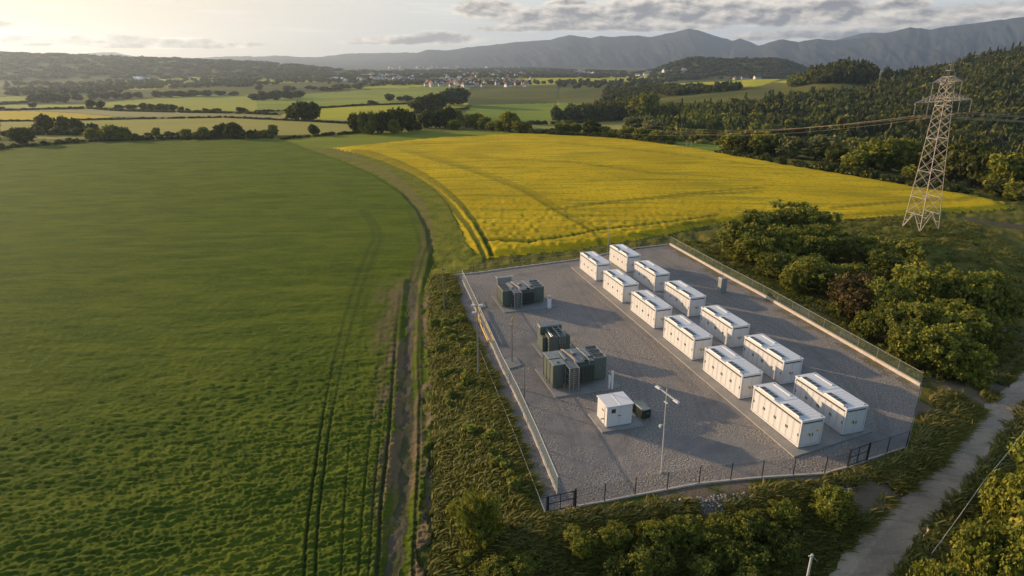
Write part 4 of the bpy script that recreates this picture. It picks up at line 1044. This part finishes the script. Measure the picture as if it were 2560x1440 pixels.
# shed
OS = U0(1515,1073); r = empty('shed', (OS[0],OS[1],.14), ROTZ, 'small white metal shed with square window and double door', 'shed')
MB().box(.05,2.7,.06,2.3,.02,2.18).build('wall', M['white'], r, .01)
MB().box(-.06,2.81,-.06,2.41,2.182,2.27).box(1.35,1.42,-.062,2.412,2.25,2.30).build('roof', M['roofwhite'], r, .015)
d1 = MB().box(.10,1.36,.02,.058,.05,2.12).build('door', M['white'], r, .006); MB().box(.50,.93,.004,.019,1.50,1.92).build('window', M['glass'], d1)
MB().box(.46,.97,.0,.0195,1.45,1.498).box(.46,.97,.0,.0195,1.922,1.97).build('window_frame', M['palesteel'], d1)
d2 = MB().box(1.39,2.65,.02,.058,.05,2.12).build('door', M['white'], r, .006); MB().box(1.15,1.52,-.03,.0,1.12,1.17).build('handle', M['dark'], d2)
sdoor = MB().box(.012,.048,.55,1.6,.05,2.1).build('side_door', M['white'], r, .006); MB().box(-.03,.011,.7,1.1,1.45,1.53).build('handle', M['dark'], sdoor)
MB().tube([(-.02,.6,.75),(-.06,.75,.55),(-.03,1.0,.5),(-.05,1.2,.25)], .03, 6).build('cable', M['dark'], r)
quadpad(OS, -.65, 3.75, -.55, 2.95, .13)
og = U0(1606,1050); r = empty('generator_box', (og[0],og[1],.02), ROTZ+.12, 'dark green metal box on the gravel right of the white shed', 'box')
MB().box(0,.95,0,1.75,.06,1.0).build('body', M['darkgreen'], r, .02); MB().hexa([(-.04,-.04,1.002),(.99,-.04,1.002),(.99,1.8,1.002),(-.04,1.8,1.002)],[(.02,.0,1.07),(.95,.0,1.07),(.95,1.74,1.12),(.02,1.74,1.12)]).build('lid', M['greentop'], r, .01)
MB().box(.55,.68,-.02,-.001,.55,.6).build('handle', M['palesteel'], r)
for y in (.1,1.5): MB().box(.05,.9,y,y+.15,0,.058).build('skid', M['black'], r)
oc = U0(1801,733); r = empty('utility_cabinet', (oc[0],oc[1],0), ROTZ, 'tall grey utility cabinet alone near the right fence', 'cabinet')
MB().box(0,1.0,0,.9,.10,2.15).build('body', M['greycab'], r, .015); MB().hexa([(-.06,-.06,2.152),(1.06,-.06,2.152),(1.06,.96,2.152),(-.06,.96,2.152)],[(.05,.05,2.30),(.95,.05,2.30),(.95,.85,2.36),(.05,.85,2.36)]).build('lid', M['greycab'], r, .01)
MB().box(-.15,1.15,-.15,1.05,-.1,.098).build('plinth', M['conc'], r); MB().box(-.03,-.002,.4,.5,1.7,1.8).build('lock', M['dark'], r); MB().box(.08,.92,-.025,-.002,.2,2.05).build('door', M['greycab'], r, .005)

# yellow barrier lying beside the inner fence
def rail_thing(name, segs, z, rad, mk, label, cat, legs=True):
    q0 = U0(*segs[0][0]); r = empty(name, (q0[0],q0[1],0), 0, label, cat)
    for s in segs:
        p = [V2(U0(*q)-q0, z) for q in s]
        m = MB().tube(p, rad, 6)
        m.build('rail', M[mk], r)
        if legs:
            for k in p: MB().tube([(k.x,k.y,-.05),(k.x,k.y,z)], rad*.8, 6).build('leg', M[mk], r)
rail_thing('barrier', [[(1193,796),(1206,828),(1220,859)],[(1220,859),(1235,858)],[(1235,858),(1222,830),(1211,806)],[(1196,772),(1203,791)],[(1203,791),(1211,806)]], .38, .085, 'yellow', 'yellow low tube barrier on the lane beside the inner fence', 'barrier')
slab('concrete_pad', [U0(1262,899), U0(1290,893), U0(1306,914), U0(1272,924)], -.1, .10, 'conc')
slab('concrete_pad', [U0(1183,770), U0(1208,755), U0(1216,768), U0(1190,774)], -.1, .09, 'conc')

# fences
def fence(name, pts, h, step, label, pm, mm, plinth=None, rail=None, cat='fence', group=None, prad=.04, top=None, wires=0, ends=None):
    W_ = [np.array(p[:2], float) for p in pts]; q0 = W_[0]; z0 = float(T(*q0)); r = empty(name, (q0[0],q0[1],z0), 0, label, cat, group)
    def rel(q, z): return Vector((q[0]-q0[0], q[1]-q0[1], float(T(*q))-z0+z))
    P = []
    for a, b in zip(W_[:-1], W_[1:]):
        L = np.hypot(*(b-a)); n = max(1, round(L/step)) if step else 1
        P += [a+(b-a)*k/n for k in range(n)]
    P.append(W_[-1])
    ph = plinth[1] if plinth else 0
    for q in P:
        b = rel(q, 0); m = MB().tube([(b.x,b.y,b.z-.25),(b.x,b.y,b.z+h)], prad, 7)
        if top: m.tube([(b.x,b.y,b.z+h-.02),(b.x+.06,b.y-.05,b.z+h+.10)], prad*.7, 6)
        m.build('post', M[pm], r)
    if plinth:
        m = MB()
        for a, b in zip(P[:-1], P[1:]):
            m.bar(rel(a, plinth[1]/2-.1), rel(b, plinth[1]/2-.1), plinth[0], plinth[1]+.2)
        m.build('plinth', M['kerb'], r)
    if mm:
        m = MB()
        for a, b in zip(P[:-1], P[1:]):
            d = (b-a)/np.hypot(*(b-a)); nrm = np.array([d[1], -d[0]])*.012
            for sgn in (1,):
                m.add([rel(a+nrm, ph+.02), rel(b+nrm, ph+.02), rel(b+nrm, h-.02), rel(a+nrm, h-.02)], [(0,1,2,3)])
        m.build('mesh_panel', M[mm], r)
    if rail:
        m = MB()
        for a, b in zip(P[:-1], P[1:]): m.bar(rel(a, h), rel(b, h), rail[0], rail[0])
        m.build('top_rail', M[rail[1]], r)
    if wires:
        m = MB()
        for k in range(wires):
            for a, b in zip(P[:-1], P[1:]): m.bar(rel(a, h*(k+1)/wires-.06), rel(b, h*(k+1)/wires-.06), .018, .018)
        m.build('wire', M['wire'], r)
    return r
fence('mesh_fence', [U0(1675,612), U0(1803,684), U0(1907,740), U0(2019,804), U0(2190,902), U0(2301,966)], 1.62, 3.1, 'long green mesh fence on a pale concrete plinth along the right side', 'steel', 'fence', (.28,.36), (.05,'steel'))
fence('mesh_fence', [U0(2301,966), U0(2288,1030), U0(2265,1119)], 1.7, 6, 'dark mesh fence joining the right fence to the front fence', 'black', 'fence', None, (.05,'black'))
fp = [(1437,1268),(1511,1255),(1587,1240),(1667.5,1225),(1747,1210),(1826,1202),(1904,1195),(1982,1190),(2061,1185),(2117,1169)]
fence('wire_fence', [U0(*q) for q in fp], 1.75, 0, 'thin wire fence with dark posts along the front of the yard', 'black', 'wiremesh', (.16,.14), None, top=True, prad=.045, wires=2)
fence('wire_fence', [U0(*q) for q in [(2167,1151),(2216,1135),(2265,1119)]], 1.75, 0, 'short dark wire fence right of the small mesh gate', 'black', 'wiremesh', (.16,.12), (.03,'black'), prad=.045)
def gate(p, q, h, label, mm, pw):
    a, b = U0(*p), U0(*q); d = b-a; L = np.hypot(*d); r = empty('gate', (a[0],a[1],0), atan2(d[1], d[0]), label, 'gate')
    for x in (0, L): MB().box(x-pw,x+pw,-pw,pw,-.2,h+.12).build('post', M['black'], r)
    f = MB()
    for z in (.12, h*.55, h-.02): f.box(.10,L-.10,-.03,.03,z,z+.06)
    f.box(L*.46,L*.46+.06,-.032,.032,.12,h+.04); f.box(.12,.17,-.032,.032,.12,h+.04); f.box(L-.17,L-.12,-.032,.032,.12,h+.04)
    f.build('frame', M['black'], r)
    MB().add([(.17,.004,.18),(L-.17,.004,.18),(L-.17,.004,h),(.17,.004,h)], [(0,1,2,3)]).build('mesh_panel', M[mm], r)
gate((1367,1284),(1437,1268), 1.55, 'black framed gate at the front left corner of the yard', 'wiremesh', .085)
gate((2117,1169),(2167,1151), 1.75, 'small dark mesh gate in the front fence at right', 'fence', .045)
fence('panel_fence', [U0(1156,702), U0(1190,775), U0(1256,925), U0(1296,1006), U0(1345,1118), U0(1394,1238)], 1.75, 4.2, 'pale translucent panel fence with white top rail between lane and transformers', 'steel', 'fencelight', (.16,.22), (.06,'palesteel'))
fence('wire_fence', [U0(1130,688), U0(1184,684), U0(1300,668), U0(1445,649), U0(1520,634), U0(1591,621), U0(1642,615), U0(1676,611)], 1.5, 9, 'thin wire fence with dark posts between the yard and the yellow field', 'black', None, (.16,.16), None, prad=.045, wires=3)
fence('wire_fence', [U0(1362,1288), U0(1290,1102), U0(1245,992), U0(1200,882)], .35, 3.0, 'low pale rope edging left of the lane above the bank', 'palesteel', None, None, (.03,'palesteel'), prad=.02)
fence('rope_fence', [G(2600,1040), G(2560,1087), G(2512,1152), G(2450,1227), G(2399,1300), G(2352,1365), G(2325,1402)], .75, 2.4, 'pale rope fence on short posts right of the dirt road', 'wood', None, None, (.035,'rope'), prad=.03)

# masts and poles
def lean(o, rx, ry): o.rotation_euler = (rx, ry, o.rotation_euler[2])
def mast(px, py, ty, r0, label, mk='steel', kind='lamp', group='poles around the yard', rz=0):
    q = G(px, py); z = float(T(*q)); h = zat(q[0], q[1], ty)-z
    o = empty('lamp_mast' if kind == 'lamp' else 'pole', (q[0],q[1],z), rz, label, 'mast' if kind == 'lamp' else 'pole', group)
    MB().tube([(0,0,-.3),(0,0,h*.5),(0,0,h)], [r0,r0*.85,r0*.65], 10).build('pole', M[mk], o)
    MB().box(-r0*2.5,r0*2.5,-r0*2.5,r0*2.5,-.1,.08).build('foot_plate', M['conc'], o)
    return o, h
o, h = mast(1653,1181,990,.062,'pale lamp mast with crossed arms standing behind the front fence', 'palesteel', rz=-1.05)
o.rotation_euler = (0, radians(-1.8), -1.05)
MB().bar((-1.05,0,h+.25),(1.25,0,h-.05),.10,.10).build('crossarm', M['palesteel'], o); MB().box(-.22,.22,-.05,.05,h-.75,h-.66).build('bracket', M['palesteel'], o)
for x, z in ((-1.0,h+.30),(1.15,h+.0)): MB().hexa([(x-.30,-.14,z-.10),(x+.30,-.14,z-.14),(x+.30,.14,z-.14),(x-.30,.14,z-.10)],[(x-.22,-.1,z+.04),(x+.22,-.1,z),(x+.22,.1,z),(x-.22,.1,z+.04)]).build('lamp', M['white'], o)
MB().tube([(0,0,h-.1),(-.3,.3,h+.35)], .03, 6).build('stay', M['palesteel'], o)
c = MB(); c.tube([(0,0,h*.62),(-.1,-.25,h*.62)], .03, 6); c.box(-.2,.0,-.45,-.25,h*.62-.12,h*.62+.1); c.build('camera', M['palesteel'], o)
o, h = mast(1196,941,765,.10,'tall steel mast with white floodlights on the lane edge at left', 'steel')
MB().bar((-.35,0,h-.05),(.45,0,h+.05),.07,.07).build('crossarm', M['steel'], o)
for x in (-.38,.42): MB().box(x-.2,x+.2,-.16,.16,h-.02,h+.15).build('lamp', M['white'], o, .03)
for z in (h*.93,): MB().box(-.55,-.1,-.2,.2,z-.3,z-.1).build('equipment_box', M['palesteel'], o, .02)
o, h = mast(1280,905,800,.075,'dark pole with yellow collar on a concrete pad near the small transformer', 'wood', 'pole')
MB().tube([(0,0,h),(0,0,h+.25)], .11, 8).tube([(0,0,h-.55),(0,0,h-.45)], .12, 8).build('collar', M['yellow'], o)
o, h = mast(1311,1010,908,.06,'thin brown pole behind the translucent panel fence', 'wood', 'pole'); MB().box(-.03,.03,-.12,.12,h-.1,h+.02).build('cap', M['wood'], o)
o, h = mast(1111,776,668,.10,'weathered wooden pole standing in the bank grass at left', 'wood', 'pole'); MB().box(-.09,.35,-.06,.06,h-.35,h-.2).build('bracket', M['wood'], o)
o, h = mast(1519,640,555,.075,'slim dark pole behind the farthest containers', 'steel', 'pole'); MB().bar((-.3,0,h-.08),(.3,0,h-.08),.05,.05).build('crossarm', M['steel'], o)
q = G(1999,1540); z = float(T(*q)); h = zat(q[0], q[1], 1386)-z
o = empty('pole', (q[0],q[1],z), 0, 'pale pole top with loose wire at the bottom edge', 'pole', 'poles around the yard')
MB().tube([(0,0,-.3),(0,0,h)], [.11,.085], 10).build('pole', M['palesteel'], o); MB().bar((-.22,0,h-.15),(.12,0,h-.1),.07,.07).build('bracket', M['palesteel'], o); MB().tube([(.05,0,h-.12),(.3,.05,h-.45),(.55,.1,h-.7)], .02, 5).build('wire', M['palesteel'], o)

# pylon
PB = np.array([82.9,124.3]); pz = float(T(*PB))
py = empty('electricity_pylon', (PB[0],PB[1],pz-.1), 0, 'tall lattice steel electricity pylon with two crossarms', 'pylon')
py.rotation_euler = (0, radians(-2.5), radians(12))
PH = 34.0-pz
zs = [0,3.4,6.8,9.6,12.2,14.6,16.8,18.8,20.6,22.2,23.7,25.2,26.6,28.0,29.3,30.6]
zs = [z*PH/34 for z in zs]
def hw(z): return np.interp(z, [0,12.2*PH/34,25.2*PH/34,30.6*PH/34], [2.2,1.55,.98,.72])
def cor(z): w = hw(z); return [Vector((-w,-w,z)),Vector((w,-w,z)),Vector((w,w,z)),Vector((-w,w,z))]
m = MB(); apex = Vector((0,0,PH))
for a, b in zip(zs[:-1], zs[1:]):
    A, B = cor(a), cor(b); t = .11-.06*a/30
    for i in range(4):
        j = (i+1) % 4
        m.bar(A[i], B[i], t, t)
        if a == 0:
            mid = (B[i]+B[j])/2; m.bar(A[i], mid, .10, .10); m.bar(A[j], mid, .10, .10); m.bar((A[i]+B[i])/2, (A[i]*.5+mid*.5), .07, .07); m.bar((A[j]+B[j])/2, (A[j]*.5+mid*.5), .07, .07)
        else: m.bar(A[i], B[j], .05, .05); m.bar(A[j], B[i], .05, .05)
        if a in (0, zs[1], zs[3], zs[6], zs[10], zs[11], zs[13], zs[14]): m.bar(B[i], B[j], .09, .09)
for q in cor(zs[-1]): m.bar(q, apex, .10, .10)
for f_ in (.35,.65):
    w = [q.lerp(apex, f_) for q in cor(zs[-1])]
    for i in range(4): m.bar(w[i], w[(i+1) % 4], .06, .06)
m.build('lattice_tower', M['pylon'], py)
def arm(z, zt, L, w0):
    m = MB()
    for s in (-1, 1):
        tip = Vector((s*L,0,z)); w = hw(z)
        for y in (-w, w):
            b = Vector((s*w,y,z)); t = Vector((s*hw(zt),y*hw(zt)/w,zt)); m.bar(b, tip, .09, .09); m.bar(t, tip, .09, .09)
            for k in range(1, 6):
                f0 = k/6; p, q = b.lerp(tip, f0), t.lerp(tip, f0); m.bar(p, q, .06, .06)
                m.bar(b.lerp(tip, (k-1)/6), q, .06, .06)
        for k in range(1, 6): m.bar(Vector((s*w,-w,z)).lerp(tip, k/6), Vector((s*w,w,z)).lerp(tip, k/6), .06, .06)
        m.bar(Vector((s*w,-w,z)), Vector((s*w,w,z)), .10, .10)
    return m.build('crossarm', M['pylon'], py)
Z1, Z2 = 26.0*PH/34, 29.6*PH/34
a1 = arm(Z1, 27.6*PH/34, 6.4, 1); a2 = arm(Z2, 30.6*PH/34, 3.4, 1)
ATT = []
for par, x, z in ((a1,-6.25,Z1),(a1,-3.4,Z1),(a1,3.6,Z1),(a1,6.25,Z1),(a2,-3.2,Z2),(a2,3.2,Z2)):
    s = MB(); L = 2.3
    for k in range(9): zz = z-.25-k*.21; s.tube([(x,0,zz),(x,0,zz-.05),(x,0,zz-.12)], [.05,.13,.06], 7)
    s.tube([(x,0,z),(x,0,z-L)], .035, 5); s.box(x-.2,x+.2,-.05,.05,z-L-.08,z-L)
    s.build('insulator', M['insul'], par); ATT.append(Vector((x,0,z-L-.04)))
bpy.context.view_layer.update()
MW = py.matrix_world.copy()
def cat_pts(a, b, sag, n=26): return [a.lerp(b, k/n)-Vector((0,0,4*sag*(k/n)*(1-k/n))) for k in range(n+1)]
gl = G(1590,352); LE = Vector((gl[0],gl[1],float(T(*gl))+3.5))
nm_ = ['outer left','inner left','inner right','outer right']
for i in range(4):
    a = MW @ ATT[i]; off = Vector(((i-1.5)*1.2, 0, (i % 2)*1.0))
    e1 = LE+Vector(((i-1.5)*4, (i-1.5)*2, (0,2.2,3.6,1.2)[i])); e2 = a+Vector((150, -16+i*4, 1.5-i*1.2))
    m = MB(); m.tube(cat_pts(e1, a, 2.0+.5*i), .014, 5); m.tube(cat_pts(a, e2, 2.5), .05, 5)
    tag(m.build('power_cable', M['wire']), 'sagging power cable hung from the %s insulator of the pylon' % nm_[i], 'cable', 'power cables on the pylon')

# small things by the far field edge and stones in front of the fence
q = G3(1722,372); r = empty('field_gate', q, .4, 'small dark wooden gate frame at the far edge of the yellow field', 'gate')
for x in (-1.1,1.1): MB().box(x-.12,x+.12,-.12,.12,-.2,3.0).build('post', M['wood'], r)
MB().box(-1.1,1.1,-.1,.1,2.7,2.95).build('crossbar', M['wood'], r)
iv, fi = ico(); parts_v = []; parts_f = []; k = 0
for q in scatter_px([(1500,1300),(1640,1255),(1860,1232),(2040,1218),(2190,1165),(2250,1150),(2130,1225),(1860,1275),(1700,1290)], 900):
    s = RNG.uniform(.03,.10)*(1 if RNG.random() < .93 else 2.2); v = iv*s*np.array([1,RNG.uniform(.6,1),.6])*(1+.5*(RNG.random((len(iv),1))-.5))
    a = RNG.random()*6.28; v = np.stack([v[:,0]*cos(a)-v[:,1]*sin(a)+q[0], v[:,0]*sin(a)+v[:,1]*cos(a)+q[1], v[:,2]+float(T(*q))+.08], 1); parts_v.append(v); parts_f.append(fi+k); k += len(v)
tag(npobj('rubble', np.vstack(parts_v), np.vstack(parts_f), M['stone']), kind='stuff')

# town, farm and barns
def house_mesh(w, l, h, rh, wm, rm):
    b = MB(); b.box(-w/2,w/2,-l/2,l/2,-2,h)
    b.add([(-w/2,-l/2,h),(w/2,-l/2,h),(0,-l/2,h+rh),(-w/2,l/2,h),(w/2,l/2,h),(0,l/2,h+rh)], [(0,1,2),(3,5,4)])
    e = .5; b.add([(-w/2-e,-l/2-e,h-e*.9),(0,-l/2-e,h+rh+.25),(0,l/2+e,h+rh+.25),(-w/2-e,l/2+e,h-e*.9),(w/2+e,-l/2-e,h-e*.9),(w/2+e,l/2+e,h-e*.9)], [(0,1,2,3),(1,4,5,2)], 1)
    b.box(-.5,.5,l*.3,l*.3+1,h+rh*.5,h+rh+1.3)
    return b.mesh('house', [M[wm], M[rm]])
HM = [house_mesh(8,12,5.5,3.2,'wallhouse','roofgrey'), house_mesh(8,11,5,3.4,'wallhouse','roofred'), house_mesh(9,14,4.5,3.0,'roofwhite','roofgrey'), house_mesh(7,10,6,3.2,'wallhouse','roofred'), house_mesh(14,34,6,2.5,'roofwhite','roofwhite')]
def town(poly, n, pw, label, group, pick):
    i = 0
    W_ = [q for q in scatter_px(poly, n*3)]; used = []
    for q in W_:
        if i >= n: break
        if any(abs(q[0]-u[0])+abs(q[1]-u[1]) < 13 for u in used): continue
        used.append(q); i += 1
        o = bpy.data.objects.new('house', HM[pick[int(RNG.integers(len(pick)))]]); o.location = (q[0], q[1], float(T(*q))); o.rotation_euler = (0,0,RNG.choice([.3,.5,1.9,2.1,.9]))
        s = RNG.uniform(*pw); o.scale = (s, s, s); tag(link(o), label, 'house', group)
town([(1040,206),(1330,205),(1335,219),(1180,219),(1040,216)], 60, (.8,1.15), 'pale gabled house in the nearest row of the distant town', 'houses in the nearest row of the town', [0,1,2,3,3])
town([(880,189),(1130,187),(1130,203),(890,204)], 50, (.85,1.4), 'tiny white house in the left part of the distant town', 'houses in the left part of the town', [0,2,2])
town([(1130,182),(1335,181),(1335,203),(1130,203)], 60, (.85,1.4), 'tiny pale house in the middle of the distant town', 'houses in the middle of the town', [0,1,2,3])
town([(1440,180),(1720,178),(1720,186),(1440,187)], 34, (1.0,1.7), 'tiny white house in the row beyond the far green meadow', 'houses beyond the far meadow', [2,0,2])
town([(790,196),(872,195),(872,203),(790,204)], 9, (.45,.8), 'long pale shed at the left edge of the distant town', 'sheds at the edge of the town', [4])
town([(960,169),(1320,167),(1320,175),(960,176)], 24, (1.2,2.0), 'very distant pale building at the foot of the mountains', 'buildings at the foot of the mountains', [2,0])
town([(300,196),(380,195),(380,199),(300,200)], 5, (.5,.8), 'pale farm building on the far bright meadow at left', 'farm buildings at far left', [2,4])
def farm(px, py, w, l, h, rh, rz, wm, rm, label):
    q = G3(px, py); r = empty('farm_building', q, rz, label, 'farm building')
    MB().box(-w/2,w/2,-l/2,l/2,-1.5,h).add([(-w/2,-l/2,h),(w/2,-l/2,h),(0,-l/2,h+rh),(-w/2,l/2,h),(w/2,l/2,h),(0,l/2,h+rh)], [(0,1,2),(3,5,4)]).build('wall', M[wm], r)
    e = .6; MB().add([(-w/2-e,-l/2-e,h-e*.6),(0,-l/2-e,h+rh+.3),(0,l/2+e,h+rh+.3),(-w/2-e,l/2+e,h-e*.6),(w/2+e,-l/2-e,h-e*.6),(w/2+e,l/2+e,h-e*.6)], [(0,1,2,3),(1,4,5,2)]).build('roof', M[rm], r)
    for x in (-1,1):
        MB().box(w/2-.05,w/2+.08,x*l/4-.9,x*l/4+.9,1,2.4).build('window', M['glass'], r)
farm(1862,199,11,24,5,5,1.75,'wallhouse','roofred','large red-roofed farmhouse on the hillside meadow')
farm(1836,199,7,9,4.5,3.5,.4,'wallhouse','roofred','small gabled barn left of the red-roofed farmhouse')
farm(1893,198,8,12,4,2.5,1.7,'wallhouse','roofgrey','low pale outbuilding right of the red-roofed farmhouse')
farm(2322,161,14,44,6,3,1.75,'roofwhite','roofwhite','long pale barn roof on the wooded skyline left of the pylon')
farm(2218,163,10,20,6,3,1.75,'roofwhite','roofwhite','small pale building between the two dark skyline woods')
HAZE=8.5e-5; EXPO=0.5

# ------------------------------------------------------------------ sun, sky and clouds, air
sun = bpy.data.lights.new('sun', 'SUN'); so = link(bpy.data.objects.new('sun', sun))
sun.energy = 4.6; sun.angle = radians(.6); sun.color = (1, .71, .42)
sd = Vector((sin(SUN_AZ)*cos(SUN_EL), cos(SUN_AZ)*cos(SUN_EL), sin(SUN_EL)))
so.rotation_euler = sd.to_track_quat('Z', 'Y').to_euler()
W = bpy.data.worlds.new('World'); SC.world = W; W.use_nodes = True
nt = W.node_tree; nt.nodes.clear()
wo = N(nt, 'ShaderNodeOutputWorld'); bg = N(nt, 'ShaderNodeBackground'); nt.links.new(bg.outputs[0], wo.inputs[0])
sky = N(nt, 'ShaderNodeTexSky', sky_type='NISHITA'); sky.sun_disc = False
sky.sun_elevation = SUN_EL; sky.sun_rotation = SUN_AZ; sky.altitude = 200; sky.air_density = 1.0; sky.dust_density = 2.2; sky.ozone_density = 1.0
bg.inputs[1].default_value = .15
tc = N(nt, 'ShaderNodeTexCoord'); sx = N(nt, 'ShaderNodeSeparateXYZ'); nt.links.new(tc.outputs['Generated'], sx.inputs[0])
az = mth(nt, 'MULTIPLY', mth(nt, 'ARCTAN2', sx.outputs[0], sx.outputs[1]), 180/pi)
el = mth(nt, 'MULTIPLY', mth(nt, 'ARCSINE', sx.outputs[2]), 180/pi)
def cvec(a, e, ka, ke, off=0):
    n = N(nt, 'ShaderNodeCombineXYZ'); nt.links.new(mth(nt, 'MULTIPLY', a, ka), n.inputs[0]); nt.links.new(mth(nt, 'MULTIPLY', e, ke), n.inputs[1])
    n.inputs[2].default_value = off; return n.outputs[0]
n_big = noise(nt, cvec(az, el, .34, .72), 1.0, 5, .55)
n_sun = noise(nt, cvec(mth(nt, 'ADD', az, -.35), mth(nt, 'ADD', el, .28), .34, .72), 1.0, 5, .55)
n_fine = noise(nt, cvec(az, el, 1.2, 2.4, 4), 1.0, 4, .6)
def dirof(px, py):
    u = (px-1280)/F; w = (720-py)/F; v = Vector((u, CP+w*SP, -SP+w*CP)).normalized()
    return degrees(atan2(v.x, v.y)), degrees(math.asin(v.z))
CL = [(1220,28,95,30),(1400,50,190,36),(1560,42,190,48),(1760,38,190,50),(1960,42,150,46),(2090,38,120,40),(1300,74,130,13),(1480,70,200,16),(1640,72,180,14),
      (2300,52,140,30),(2440,58,140,44),(2560,70,120,40),(2240,18,70,22),(1960,92,130,18),(1900,96,70,12),(2120,88,100,20),(2240,84,120,16),
      (1000,104,150,15),(1110,100,110,22),(950,108,100,9),(380,115,250,11),(250,102,120,15),(180,96,60,9),(440,106,120,12),(15,97,50,17),(110,113,60,6),(70,92,30,5),(600,112,60,8),
      (1420,8,60,10),(1680,6,40,10),(-150,60,160,14),(-250,110,200,10),(2800,30,200,60),(1300,-120,500,50),(400,-260,600,60),(2300,-200,400,70)]
mfield = None
for (px, py, w_, h_) in CL:
    a0, e0 = dirof(px, py); aw, eh = w_*.0364, h_*.0364
    da = mth(nt, 'MULTIPLY', mth(nt, 'SUBTRACT', az, a0), 1/aw)
    e1 = mth(nt, 'SUBTRACT', el, e0)
    de = mth(nt, 'MAXIMUM', mth(nt, 'MULTIPLY', e1, 1/eh), mth(nt, 'MULTIPLY', e1, -1/(eh*.55)))
    q = mth(nt, 'SUBTRACT', 1, mth(nt, 'MULTIPLY_ADD', da, da, mth(nt, 'MULTIPLY', de, de)))
    mfield = q if mfield is None else mth(nt, 'SMOOTH_MAX', mfield, q, .25)
mfield = mth(nt, 'MAXIMUM', mfield, -2)
fld = mth(nt, 'ADD', mfield, mth(nt, 'ADD', mth(nt, 'MULTIPLY', mth(nt, 'SUBTRACT', n_big, .47), 1.5), mth(nt, 'MULTIPLY', mth(nt, 'SUBTRACT', n_fine, .5), .7)))
dens = ramp(nt, fld, .0, .6)
# soft wisps higher up
cir = noise(nt, cvec(mth(nt, 'ADD', az, mth(nt, 'MULTIPLY', el, 2.5)), el, .12, 1.6, 7), 1.0, 6, .6)
wisp = mth(nt, 'MULTIPLY', ramp(nt, cir, .52, .78), .35)
lit = mth(nt, 'ADD', mth(nt, 'MULTIPLY', mth(nt, 'SUBTRACT', n_big, n_sun), 4.2), mth(nt, 'SUBTRACT', .92, mth(nt, 'MULTIPLY', ramp(nt, fld, .10, 1.15), .74)), clamp=True)
K = 1/.15
warm = mth(nt, 'MULTIPLY', ramp(nt, az, 10, -50), ramp(nt, az, -150, -90))            # towards the sun
grey = mixc(nt, warm, tuple(K*x for x in (.185,.18,.19)), tuple(K*x for x in (.16,.125,.095)))
lite = mixc(nt, warm, tuple(K*x for x in (.80,.71,.60)), tuple(K*x for x in (.95,.82,.62)))
ccol = mixc(nt, lit, grey, lite)
veil = mixc(nt, warm, tuple(K*x for x in (.555,.585,.595)), tuple(K*x for x in (.58,.455,.33)))
front = ramp(nt, sx.outputs[1], -.15, .45)
skyc = mixc(nt, mth(nt, 'MULTIPLY', front, .92), sky.outputs[0], veil)
skyc = mixc(nt, wisp, skyc, tuple(K*x for x in (.98,.90,.78)))
up = ramp(nt, el, 14, 7)
below = ramp(nt, el, 40, 8)
skyc = mixc(nt, below, sky.outputs[0], skyc)
fin = mixc(nt, mth(nt, 'MULTIPLY', dens, mth(nt, 'MULTIPLY', up, .95)), skyc, ccol)
nt.links.new(fin, bg.inputs[0])

hm = bpy.data.materials.new('air'); hm.use_nodes = True; hn = hm.node_tree; hn.nodes.clear()
ho = N(hn, 'ShaderNodeOutputMaterial'); hv = N(hn, 'ShaderNodeVolumePrincipled'); hn.links.new(hv.outputs[0], ho.inputs['Volume'])
hv.inputs['Color'].default_value = (.60,.76,1,1); hv.inputs['Density'].default_value = HAZE; hv.inputs['Anisotropy'].default_value = .5
hb = MB().box(-11600, 11600, -11600, 11600, -60, 505).build('haze', hm); tag(hb, kind='stuff')

SC.render.engine = 'CYCLES'
cy = SC.cycles
cy.max_bounces = 6; cy.diffuse_bounces = 2; cy.glossy_bounces = 2; cy.transmission_bounces = 2; cy.transparent_max_bounces = 8; cy.volume_bounces = 0
cy.use_denoising = True
cy.use_adaptive_sampling = True; cy.adaptive_threshold = .012
vs = SC.view_settings; vs.view_transform = 'Standard'; vs.look = 'None'; vs.gamma = 1; vs.exposure = EXPO
SC.display_settings.display_device = 'sRGB'
